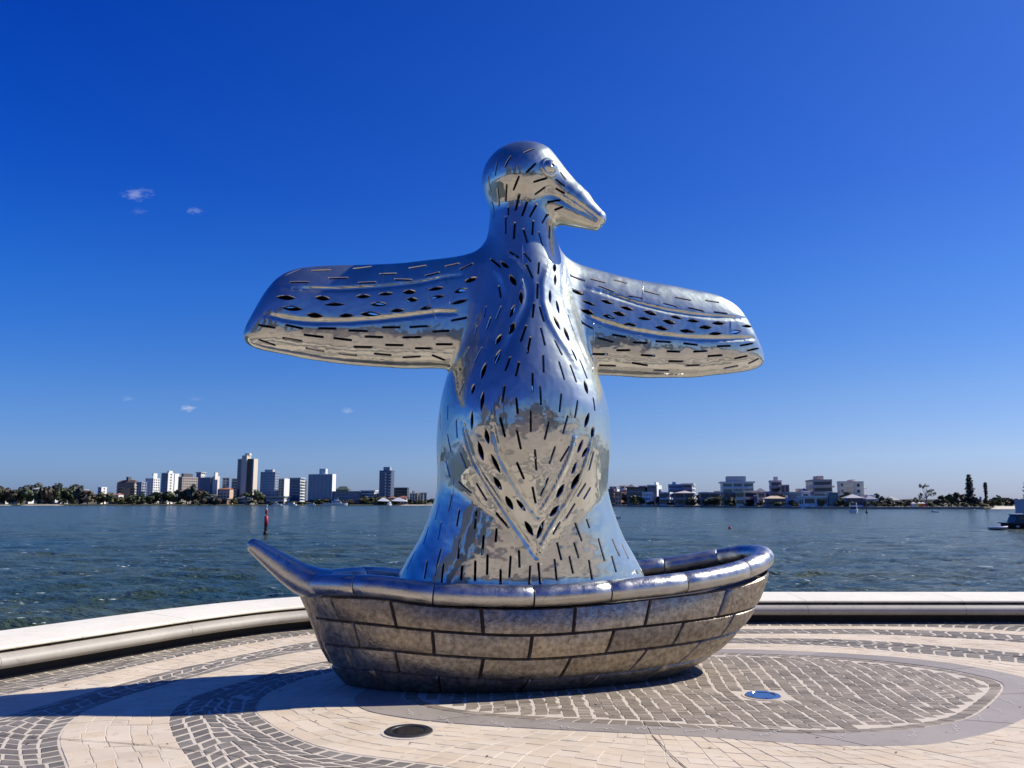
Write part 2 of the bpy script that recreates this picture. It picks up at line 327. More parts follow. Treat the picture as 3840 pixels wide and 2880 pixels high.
# oval: brown setts in wavy rows inside a single border course
oval = []
a = -math.pi; r_ = random.Random(5)
while a < math.pi:
    rm = float(rad(0, a)) - .07; da = .12 / rm
    q = []
    for aa, off in ((a, .125), (a, .015), (a + da, .015), (a + da, .125)): q.append(polar(aa + (.006 if aa == a else -.006) / rm, float(rad(0, aa)) - off))
    ar = sum(q[m][0] * q[(m + 1) % 4][1] - q[(m + 1) % 4][0] * q[m][1] for m in range(4))
    oval.append((q if ar > 0 else q[::-1], r_.random())); a += da
for ix in range(-34, 42):
    xx = 1.6 + ix * .112 + r_.uniform(-.008, .008); y = 4.6 + r_.uniform(0, .08)
    while y < 10:
        h_ = .088 + r_.uniform(-.016, .016)
        def W(px, py):
            return (px + .05 * math.sin(py * 2.1 + px * .8) + .007 * math.sin(py * 6 + px * 2) + .03 * (py - 7.5), py + .10 * math.sin(px * 1.5 + .4) + .03 * math.sin(px * 4.7 + py))
        q = [W(xx + .009, y + .0055), W(xx + .103, y + .0055), W(xx + .103, y + h_ - .0055), W(xx + .009, y + h_ - .0055)]
        ok = True
        for px, py in q:
            aa = math.atan2(py - RC[1], px - RC[0])
            if math.hypot(px - RC[0], py - RC[1]) > rad(0, aa) - .134: ok = False
            if math.hypot(px - UPL[0], py - UPL[1]) < UPL[2] + .02: ok = False
        if ok:
            sx = r_.uniform(-.009, .009); q = [(px + sx + r_.uniform(-.005, .005), py + r_.uniform(-.004, .004)) for px, py in q]
            oval.append((q, r_.random()))
        y += h_
lay(oval, 'cobble', M['sett_brown'])
# pale mortar bed under all of it
mb = MB(); n = 720
vs = [(RC[0], RC[1], -.0032)] + [(*polar(PHI[i * 2], RR[7][i * 2] - .01), -.0032) for i in range(n)]
mb.add(vs, [(0, 1 + i, 1 + (i + 1) % n) for i in range(n)])
mb.obj('mortar_bed', M['mortar'], plaza)
# the dark bands run on behind the viewer, too far round to tell the setts apart
for k0, k1 in ((2, 3), (4, 5), (6, 7)):
    mb = MB(); vs = []; idx = []
    for i in range(0, 1440, 6):
        a = PHI[i]; p, q = polar(a, RR[k0][i]), polar(a, RR[k1][i])
        vs += [(*p, .0), (*q, .0)]; idx.append(not (in_view(*p) or in_view(*q)) and p[1] < 6)
    n_ = len(idx); mb.add(vs, [(2 * i, 2 * i + 1, 2 * ((i + 1) % n_) + 1, 2 * ((i + 1) % n_)) for i in range(n_) if idx[i] and idx[(i + 1) % n_]])
    o = mb.obj('paving_band', M['sett'], plaza)
    if len(o.data.polygons) and o.data.polygons[0].normal.z < 0: o.data.flip_normals()
for k0, k1 in ((3, 4), (5, 6)):
    mb = MB(); vs = []; idx = []
    for i in range(0, 1440, 6):
        a = PHI[i]; p, q = polar(a, RR[k0][i]), polar(a, RR[k1][i])
        vs += [(*p, -.001), (*q, -.001)]; idx.append(not (in_view(*p) or in_view(*q)) and p[1] < 6)
    n_ = len(idx); mb.add(vs, [(2 * i, 2 * i + 1, 2 * ((i + 1) % n_) + 1, 2 * ((i + 1) % n_)) for i in range(n_) if idx[i] and idx[(i + 1) % n_]])
    o = mb.obj('paving_band', M['cream'], plaza)
    if len(o.data.polygons) and o.data.polygons[0].normal.z < 0: o.data.flip_normals()
for k in range(7):      # wide dark courses crossing the plaza towards the city
    mb = MB(); y0 = -6 - k * 5.5; mb.box(-40, 40, y0 - 1.1 - .1 * k, y0, -.02, -.004); mb.obj('paving_band', M['sett'], plaza)
# grey stone border slabs with radial joints
slab_cuts = [math.atan2(y - RC[1], x - RC[0]) for x, y in ((-.45, 6.5), (.97, 6.12), (2.2, 5.95), (3.5, 6.4), (4.45, 7.3), (4.45, 8.4), (3.3, 9.2), (1.8, 9.35), (.3, 8.95), (-.8, 8.15), (-1.1, 7.2))]
slab_cuts.sort(); slab_cuts.append(slab_cuts[0] + 2 * math.pi)
for a0, a1 in zip(slab_cuts, slab_cuts[1:]):
    mb = MB(); k = 24; vs = []
    for i in range(k + 1):
        a = a0 + (a1 - a0) * i / k; rm = float(rad(1, a)); a += (.006 / rm) * (1 if i == 0 else -1 if i == k else 0)
        r0, r1 = float(rad(0, a)) + .006, float(rad(1, a)) - .006
        for r2, z in ((r0, -.02), (r0, -.002), (r0 + .004, .002), (r1 - .004, .002), (r1, -.002), (r1, -.02)): vs.append((*polar(a, r2), z))
    fs = [(i * 6 + j, (i + 1) * 6 + j, (i + 1) * 6 + j + 1, i * 6 + j + 1) for i in range(k) for j in range(5)]
    fs = [f[::-1] for f in fs] + [tuple(range(6)), tuple(k * 6 + j for j in range(6))[::-1]]
    mb.add(vs, fs); o = mb.obj('border_slab', M['granite'], plaza)
    bm = bmesh.new(); bm.from_mesh(o.data); bmesh.ops.recalc_face_normals(bm, faces=bm.faces); bm.to_mesh(o.data); bm.free()
# worn cursive lettering cut along the border: too worn to read, so loops and strokes only
mb = MB(); r_ = random.Random(3)
a = -2.9
while a < .35:
    rm = float(rad(0, a)) + (float(rad(1, a)) - float(rad(0, a))) * (.5 + .12 * math.sin(a * 9)); wd = float(rad(1, a)) - float(rad(0, a))
    if wd > .12:
        L = r_.choice([.12, .2, .3, .24]); npt = int(L / .012); pts = []
        ph = r_.uniform(0, 6); hh = min(.028, wd * .16)
        for i in range(npt + 1):
            s = i * .012; up = hh * (1.9 if r_.random() < .09 else 1) * math.sin(s * 120 + ph) * (.6 + .5 * math.sin(s * 37 + ph))
            pts.append(polar(a + (s + .008 * math.cos(s * 120 + ph)) / rm, rm + up))
        for p, q in zip(pts, pts[1:]):
            dx, dy = q[0] - p[0], q[1] - p[1]; l = math.hypot(dx, dy) + 1e-6; nx, ny = -dy / l * .0022, dx / l * .0022
            mb.add([(p[0] - nx, p[1] - ny, .006), (q[0] - nx, q[1] - ny, .006), (q[0] + nx, q[1] + ny, .006), (p[0] + nx, p[1] + ny, .006)], [(0, 1, 2, 3)])
        a += L / rm + .05 / rm
    a += .03
mb.obj('engraved_script', M['script'], plaza, 'stuff')
# movement joints cut straight across the paving
def strip(pts, w, z, name='movement_joint'):
    mb = MB(); vs = []
    pts = [Vector((x, y, 0)) for x, y in pts]
    dense = []
    for p, q in zip(pts, pts[1:]):
        k = max(1, int((q - p).length / .15))
        dense += [p.lerp(q, i / k) for i in range(k)]
    dense.append(pts[-1])
    for i, p in enumerate(dense):
        t = (dense[min(i + 1, len(dense) - 1)] - dense[max(i - 1, 0)]).normalized(); nn = Vector((-t.y, t.x, 0)) * w * (1 + .35 * math.sin(i * 2.1)) * .5
        j = Vector((0, 0, 0)) + Vector((-t.y, t.x, 0)) * .006 * math.sin(i * 1.3)
        vs += [(p.x - nn.x + j.x, p.y - nn.y + j.y, z), (p.x + nn.x + j.x, p.y + nn.y + j.y, z)]
    mb.add(vs, [(2 * i, 2 * i + 2, 2 * i + 3, 2 * i + 1) for i in range(len(dense) - 1)])
    o = mb.obj(name, M['joint'], plaza)
    if o.data.polygons[0].normal.z < 0: o.data.flip_normals()
    return o
strip([(.97, 6.03), (1.0, 5.7), (1.08, 5.2), (1.2, 4.6)], .007, .0055)
strip([(-4.1, 6.2), (-3.3, 5.98), (-2.68, 5.86), (-1.9, 5.63), (-1.3, 5.3)], .006, .0055)
# small leaves and specks dropped on the paving
mb = MB(); r_ = random.Random(21)
for i in range(90):
    y = r_.uniform(5.0, 9.5); x = r_.uniform(-.6 * y, .6 * y); s = r_.uniform(.004, .013); q = r_.uniform(0, 6.28)
    mb.add([(x + s * 1.8 * math.cos(q), y + s * 1.8 * math.sin(q), .004), (x - s * math.sin(q) * .6, y + s * .6 * math.cos(q), .009), (x - s * 1.8 * math.cos(q), y - s * 1.8 * math.sin(q), .005), (x + s * math.sin(q) * .6, y - s * .6 * math.cos(q), .004)], [(0, 1, 2, 3)])
lt = mb.obj('leaf_litter', mat('dry_leaf', (.12, .075, .04), .8), None, 'stuff'); tag(lt, 'tiny dry leaves and grit scattered over the paving', 'leaf litter')

# in-ground lights
def ground_light(name, c, r, label, ringm, glassm):
    e = empty(name, (c[0], c[1], 0)); tag(e, label, 'ground light')
    mb = MB(); mb.lathe([(r * .70, -.03), (r * .70, .006), (r * .73, .010), (r * .96, .010), (r, .006), (r, -.03)], 40, smooth=False); o = mb.obj('bezel', ringm, e)
    mb = MB(); k = 40
    mb.lathe([(r * .69, -.02), (r * .69, .004), (r * .62, .007)], 40, smooth=False); mb.obj('lens', glassm, e)
    for i in range(3):
        q = .5 + i * 2.094; mb = MB(); mb.lathe([(.009, .009), (.009, .013), (.006, .0145)], 8, c=(r * .845 * math.cos(q), r * .845 * math.sin(q), 0), smooth=False); mb.obj('bolt', ringm, e)
    mb = MB(); mb.lathe([(r + .001, -.02), (r + .001, .001), (r + .028, .001), (r + .03, -.02)], 40, smooth=False); mb.obj('collar', M['mortar'], e)
    return e
ground_light('ground_light', DRAIN, DRAIN[2] - .03, 'round dark in-ground light with bolted metal ring in cream paving, before the boat',
             mat('dull_steel', (.16, .16, .15), .35, metal=.9, bump=(80, .3, .002)), mat('dark_glass', (.012, .013, .016), .12, spec=.5))
ground_light('ground_light', UPL, UPL[2], 'round in-ground light mirroring blue sky among the brown cobbles of the oval',
             mat('polished_steel', (.55, .56, .58), .12, metal=1), mat('sky_glass', (.35, .37, .40), .05, metal=.9))

# ------------------------------------------------------------------ bench
bench = empty('harbour_bench', (0, 11.63, 0)); tag(bench, 'long low curved white stone bench with rounded metal lip along the quay edge', 'bench')
bench_inv = Matrix.Translation((0, -11.63, 0))
M['coping'] = mat('white_stone', (.80, .75, .61), .75, noise=(2.2, (.84, .80, .67), .3), bump=(120, .15, .002), stain=(1.8, .93))
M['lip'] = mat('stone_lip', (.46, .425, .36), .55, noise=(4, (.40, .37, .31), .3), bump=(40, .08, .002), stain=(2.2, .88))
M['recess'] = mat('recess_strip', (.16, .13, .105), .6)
M['undershade'] = mat('dark_plinth', (.06, .055, .05), .8, noise=(6, (.09, .08, .07), .3))  # near-black: shade under the bench lip is put into the plinth colour
slab_prof = [(-.125, .262), (-.140, .270), (-.140, .282), (-.128, .292), (-.09, .297), (.30, .310), (.68, .318), (.735, .314), (.76, .30), (.76, .24), (.70, .235), (-.02, .235), (-.07, .262)]
lip_prof = [(-.07, .236), (-.13, .236), (-.17, .228), (-.205, .208), (-.225, .178), (-.228, .150), (-.215, .125), (-.19, .108), (-.15, .10), (.0, .10), (.0, .236)]
def bench_part(name, prof, s0, s1, m, sm=True, step=.12, ang=35):
    mb = MB(); sweep(mb, prof, s0, s1, step, smooth=sm)
    o = mb.obj(name, m, bench); o.data.transform(bench_inv)
    bm = bmesh.new(); bm.from_mesh(o.data); bmesh.ops.recalc_face_normals(bm, faces=bm.faces); bm.to_mesh(o.data); bm.free()
    o.data.polygons.foreach_set('use_smooth', [True] * len(o.data.polygons)); o.data.set_sharp_from_angle(angle=R(ang)); return o
sA, sB = s_near(-7.6, 3), s_near(13.5, 11.1); ref = s_near(-3.82, 9.75)
cuts = [sA] + [s for s in np.arange(ref - 4 * 2.12, sB, 2.12) if s > sA + .5] + [sB]
for a_, b_ in zip(cuts, cuts[1:]):
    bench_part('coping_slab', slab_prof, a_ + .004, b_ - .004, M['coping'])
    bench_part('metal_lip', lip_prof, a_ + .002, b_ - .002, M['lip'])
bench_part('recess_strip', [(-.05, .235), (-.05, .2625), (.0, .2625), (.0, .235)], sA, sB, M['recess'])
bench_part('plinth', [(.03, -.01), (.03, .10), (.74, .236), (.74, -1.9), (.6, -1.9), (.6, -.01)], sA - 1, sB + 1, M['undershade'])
mbr = MB()
brk = []
for s in np.arange(sA + .2, sB - .2, .35):
    x, y, nx, ny = path_at(s)
    ang = math.atan2(ny, nx)
    mb = MB(); mb.box(-.115, -.052, -.009, .009, .238, .2605)
    brk.append((x, y, ang, mb))
base = None
for x, y, ang, mb in brk:
    if base is None: base = mb.mesh('bracket'); base.materials.append(M['joint'])
    o = bpy.data.objects.new('bracket', base); COL.objects.link(o); o.parent = bench; o.location = (x, y - 11.63, 0); o.rotation_euler = (0, 0, ang)
# rest of the quay wall beyond the bench ends
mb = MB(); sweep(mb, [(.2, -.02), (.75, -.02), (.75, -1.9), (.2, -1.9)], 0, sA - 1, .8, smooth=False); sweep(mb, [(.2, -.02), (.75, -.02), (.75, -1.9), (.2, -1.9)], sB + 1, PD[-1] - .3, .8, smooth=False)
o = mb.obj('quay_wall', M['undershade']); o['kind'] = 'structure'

# ------------------------------------------------------------------ water
WZ = -1.4
def build_water():
    nr = 820; r = np.geomspace(8, 5200, nr)
    ang = np.concatenate([np.linspace(-math.pi, math.radians(-43), 60)[:-1], np.radians(np.linspace(-43, 43, 480)), np.linspace(math.radians(43), math.pi, 60)[1:]])
    na = len(ang); A, Rr = np.meshgrid(ang, r); X = Rr * np.sin(A); Y = Rr * np.cos(A); Z = np.zeros_like(X)
    sp = np.maximum(Rr * (r[1] / r[0] - 1), Rr * math.radians(.18)); rs = np.random.RandomState(4)
    for i in range(46):
        lam = .55 * (1.075 ** i) ; th = math.radians(-62 + rs.normal() * 34); k = 2 * math.pi / lam
        amp = .0105 * lam ** .45 * (1 if lam < 2.5 else (2.5 / lam) ** .8); ph = rs.uniform(0, 6.28)
        att = np.clip((lam / sp - 2.2) / 3, 0, 1)
        att[:, :60] = 0; att[:, -60:] = 0
        P = k * (X * math.cos(th) + Y * math.sin(th)) + ph + .6 * np.sin(X * .31 + Y * .23 + i)
        s = np.sin(P); Z += amp * att * (s + .28 * np.sin(2 * P + 1.4))
    v = np.stack([X, Y, Z + WZ], 2).reshape(-1, 3)
    i, j = np.meshgrid(np.arange(nr - 1), np.arange(na - 1), indexing='ij'); a = i * na + j
    q = np.stack([a, a + 1, a + na + 1, a + na], 2).reshape(-1, 4)[:, ::-1]
    me = bpy.data.meshes.new('water'); me.vertices.add(len(v)); me.vertices.foreach_set('co', v.ravel().astype(np.float32))
    me.loops.add(q.size); me.loops.foreach_set('vertex_index', q.ravel().astype(np.int32)); me.polygons.add(len(q))
    me.polygons.foreach_set('loop_start', np.arange(0, q.size, 4, dtype=np.int32)); me.polygons.foreach_set('use_smooth', np.ones(len(q), bool)); me.update()
    if me.polygons[100].normal.z < 0: me.flip_normals()
    m = bpy.data.materials.new('river_water'); m.use_nodes = True; nt = m.node_tree; N = nt.nodes; L = nt.links; b = N['Principled BSDF']
    b.inputs['Roughness'].default_value = .16; b.inputs['Specular IOR Level'].default_value = .2; b.inputs['IOR'].default_value = 1.333
    tc = N.new('ShaderNodeTexCoord')
    def noise(scale, det, st=(1, 1, 1)):
        mp = N.new('ShaderNodeMapping'); mp.inputs['Scale'].default_value = st; mp.inputs['Rotation'].default_value = (0, 0, R(-18)); L.new(tc.outputs['Object'], mp.inputs[0])
        t = N.new('ShaderNodeTexNoise'); t.inputs['Scale'].default_value = scale; t.inputs['Detail'].default_value = det; L.new(mp.outputs[0], t.inputs[0]); return t
    t = noise(.09, 4, (1, 2.6, 1)); rp = N.new('ShaderNodeValToRGB'); rp.color_ramp.elements[0].position = .36; rp.color_ramp.elements[1].position = .66
    rp.color_ramp.elements[0].color = (.025, .058, .058, 1); rp.color_ramp.elements[1].color = (.055, .076, .038, 1); L.new(t.outputs[0], rp.inputs[0])
    # whitecaps
    f = noise(.55, 3, (1, 2.2, 1)); f2 = noise(3.2, 3, (1, 2.4, 1)); ml = N.new('ShaderNodeMath'); ml.operation = 'MULTIPLY'; L.new(f.outputs[0], ml.inputs[0]); L.new(f2.outputs[0], ml.inputs[1])
    mr = N.new('ShaderNodeMapRange'); mr.inputs[1].default_value = .418; mr.inputs[2].default_value = .448; L.new(ml.outputs[0], mr.inputs[0])
    mx = N.new('ShaderNodeMix'); mx.data_type = 'RGBA'; L.new(mr.outputs[0], mx.inputs[0]); L.new(rp.outputs[0], mx.inputs[6]); mx.inputs[7].default_value = (.62, .68, .68, 1)
    L.new(mx.outputs[2], b.inputs['Base Color'])
    rr = N.new('ShaderNodeMapRange'); rr.inputs[3].default_value = .16; rr.inputs[4].default_value = .7; L.new(mr.outputs[0], rr.inputs[0]); L.new(rr.outputs[0], b.inputs['Roughness'])
    w1 = noise(1.1, 5, (1, 2.0, 1)); w2 = noise(4.5, 4, (1, 1.8, 1)); w3 = noise(.28, 3, (1, 2.2, 1))
    s1 = N.new('ShaderNodeMath'); s1.operation = 'MULTIPLY_ADD'; L.new(w2.outputs[0], s1.inputs[0]); s1.inputs[1].default_value = .26; L.new(w1.outputs[0], s1.inputs[2])
    s2 = N.new('ShaderNodeMath'); s2.operation = 'MULTIPLY_ADD'; L.new(w3.outputs[0], s2.inputs[0]); s2.inputs[1].default_value = .7; L.new(s1.outputs[0], s2.inputs[2])
    bp = N.new('ShaderNodeBump'); bp.inputs['Strength'].default_value = 1.0; bp.inputs['Distance'].default_value = .62; L.new(s2.outputs[0], bp.inputs['Height']); L.new(bp.outputs[0], b.inputs['Normal'])
    o = link('water', me, m); o['kind'] = 'structure'
build_water()

# ---- bird: a distance field in metres, local frame
def _tab(rows,win=41):
    # dense smooth tables from sparse rows (first column is the key)
    rows=np.array(rows,float);k=rows[:,0];n=len(k)
    t=np.linspace(k[0],k[-1],600);out=[t]
    for c in range(1,rows.shape[1]):
        v=rows[:,c];d=np.diff(v)/np.diff(k)
        m=np.zeros(n);m[0]=d[0];m[-1]=d[-1]
        for i in range(1,n-1):
            m[i]=0 if d[i-1]*d[i]<=0 else 2*d[i-1]*d[i]/(d[i-1]+d[i])
        j=np.clip(np.searchsorted(k,t)-1,0,n-2);h=k[j+1]-k[j];s=(t-k[j])/h
        o=(2*s**3-3*s**2+1)*v[j]+(s**3-2*s**2+s)*h*m[j]+(-2*s**3+3*s**2)*v[j+1]+(s**3-s**2)*h*m[j+1]
        w=np.hanning(win);w/=w.sum();hw=win//2
        pad=np.concatenate([2*o[0]-o[hw:0:-1],o,2*o[-1]-o[-2:-hw-2:-1]])
        out.append(np.convolve(pad,w,'valid'))
    return out
BELLY=_tab([(1.12,.15,.555,.2),(1.22,.28,.58,.3),(1.3,.38,.60,.32),(1.45,.55,.635,.45),(1.65,.72,.68,.57),(1.88,.80,.725,.65),(2.2,.825,.765,.70),(2.45,.805,.775,.70),(2.66,.775,.75,.67),(2.88,.72,.695,.62),(3.2,.615,.60,.52),(3.6,.50,.50,.43),(4.0,.40,.41,.37),(4.25,.345,.355,.34),(4.45,.322,.33,.33),(4.8,.30,.3,.3)])
SKIRT=_tab([(.80,1.225,.635,.69),(.95,1.16,.605,.65),(1.33,.95,.615,.6),(1.63,.84,.62,.56),(1.88,.79,.59,.52),(2.2,.70,.4,.42)])
WING=_tab([(.0,4.05,2.84,.20),(.5,4.03,2.85,.21),(.85,3.965,2.868,.215),(1.2,3.90,2.858,.215),(1.74,3.835,2.874,.205),(2.1,3.785,2.915,.19),(2.25,3.735,2.94,.178),(2.36,3.655,2.958,.162),(2.45,3.53,2.975,.142),(2.52,3.39,2.995,.118),(2.575,3.27,3.02,.09),(2.61,3.19,3.05,.065),(2.625,3.14,3.08,.04)],17)
def smin(a,b,k):
    h=np.clip(.5+.5*(b-a)/k,0,1)
    return b+(a-b)*h-k*h*(1-h)
def smax(a,b,k): return -smin(-a,-b,k)
def col(P,T):
    z=P[:,2];a=np.interp(z,T[0],T[1]);bf=np.interp(z,T[0],T[2]);bb=np.interp(z,T[0],T[3])
    y=P[:,1];b=np.where(y<0,bf,bb)
    n=2+.55*np.clip((3.1-z)/.7,0,1)
    r=np.hypot(P[:,0],y)+1e-9;q=((np.abs(P[:,0])/a)**n+(np.abs(y)/b)**n)**(1/n)+1e-9
    return r*(1-1/q)
def cone(P,A,B,ra,rb):
    A=np.array(A);B=np.array(B);d=B-A;L=d@d
    t=np.clip(((P-A)@d)/L,0,1)
    # smooth width
    return np.linalg.norm(P-A-t[:,None]*d,axis=1)-(ra+(rb-ra)*t)
def seg(P,A,B):
    d=B-A;t=np.clip(((P-A)@d)/(d@d+1e-12),0,1)
    return np.linalg.norm(P-A-t[:,None]*d,axis=1)
GROOVES=[]   # (polyline Nx3, depth, width) depth>0 cut, <0 raised
def base(P):
    x,y,z=P.T
    d=smax(col(P,BELLY),1.20-z,.08)
    d=smax(d,z-4.72,.1)
    s=smax(col(P,SKIRT),z-2.05,.12)
    d=smin(d,s,.07)
    u=np.abs(x);zt=np.interp(u,WING[0],WING[1]);zb=np.interp(u,WING[0],WING[2]);t=np.interp(u,WING[0],WING[3])
    h=np.maximum((zt-zb)/2,.02);dz=(z-(zt+zb)/2)
    yy=y-.02+ .02*u-.075*dz
    n=2.25
    q=((np.abs(dz)/h)**n+(np.abs(yy)/t)**n)**(1/n)+1e-9
    r=np.hypot(dz,yy)+1e-9
    # near the middle of the section use thickness distance so the field stays well scaled
    w=np.where(q<1e-3,-t,r*(1-1/q))
    w=smax(w,u-2.625,.03)
    kk=.06+.22*np.clip((z-3.1)/.8,0,1)**2
    d=smin(d,w,kk)
    # head
    e=P-np.array([-.015,-.03,4.825]);R=np.array([.395,.385,.385])
    q=np.linalg.norm(e/R,axis=1)+1e-9;r=np.linalg.norm(e,axis=1)+1e-9
    hd=r*(1-1/q)
    up=smin(cone(P,(.10,-.08,4.87),(.50,-.225,4.572),.300,.150),cone(P,(.46,-.21,4.60),(.70,-.30,4.406),.158,.086),.05)
    hd=smin(hd,up,.10)
    lo=cone(P,(.12,-.10,4.62),(.672,-.29,4.352),.215,.075)
    hd=smin(hd,lo,.012)
    d=smin(d,hd,.10)
    return d
def sdf(P,full=True):
    d=base(P)
    if full:
        m=np.abs(d)<.12
        if m.any():
            Q=P[m];a=np.zeros(len(Q))
            for pl,dep,wid in GROOVES:
                lo=pl.min(0)-.15;hi=pl.max(0)+.15
                mm=np.all((Q>lo)&(Q<hi),axis=1)
                if not mm.any(): continue
                q=Q[mm];best=np.full(len(q),9.)
                n=len(pl);tb=np.zeros(len(q))
                for i in range(n-1):
                    s=seg(q,pl[i],pl[i+1]);k=s<best;best=np.where(k,s,best);tb=np.where(k,(i+.5)/n,tb)
                fade=np.clip(np.minimum(tb,1-tb)*6,0,1)
                aa=np.zeros(len(Q));aa[mm]=dep*np.exp(-(best/wid)**2)*fade
                a=np.where(np.abs(aa)>np.abs(a),aa,a)
            d[m]+=a
        # gentle hand beaten unevenness
        x,y,z=P.T
        d=d+.0035*np.sin(5.1*x+1.3*z+.7)*np.sin(4.3*z-2*y+.4)+.0018*np.sin(13*x-4*y)*np.sin(11*z+6*y+1.)
    return d
def grad(P,full=True,e=.004):
    g=np.zeros_like(P)
    for i in range(3):
        dp=np.zeros(3);dp[i]=e
        g[:,i]=sdf(P+dp,full)-sdf(P-dp,full)
    return g/(np.linalg.norm(g,axis=1)[:,None]+1e-12)
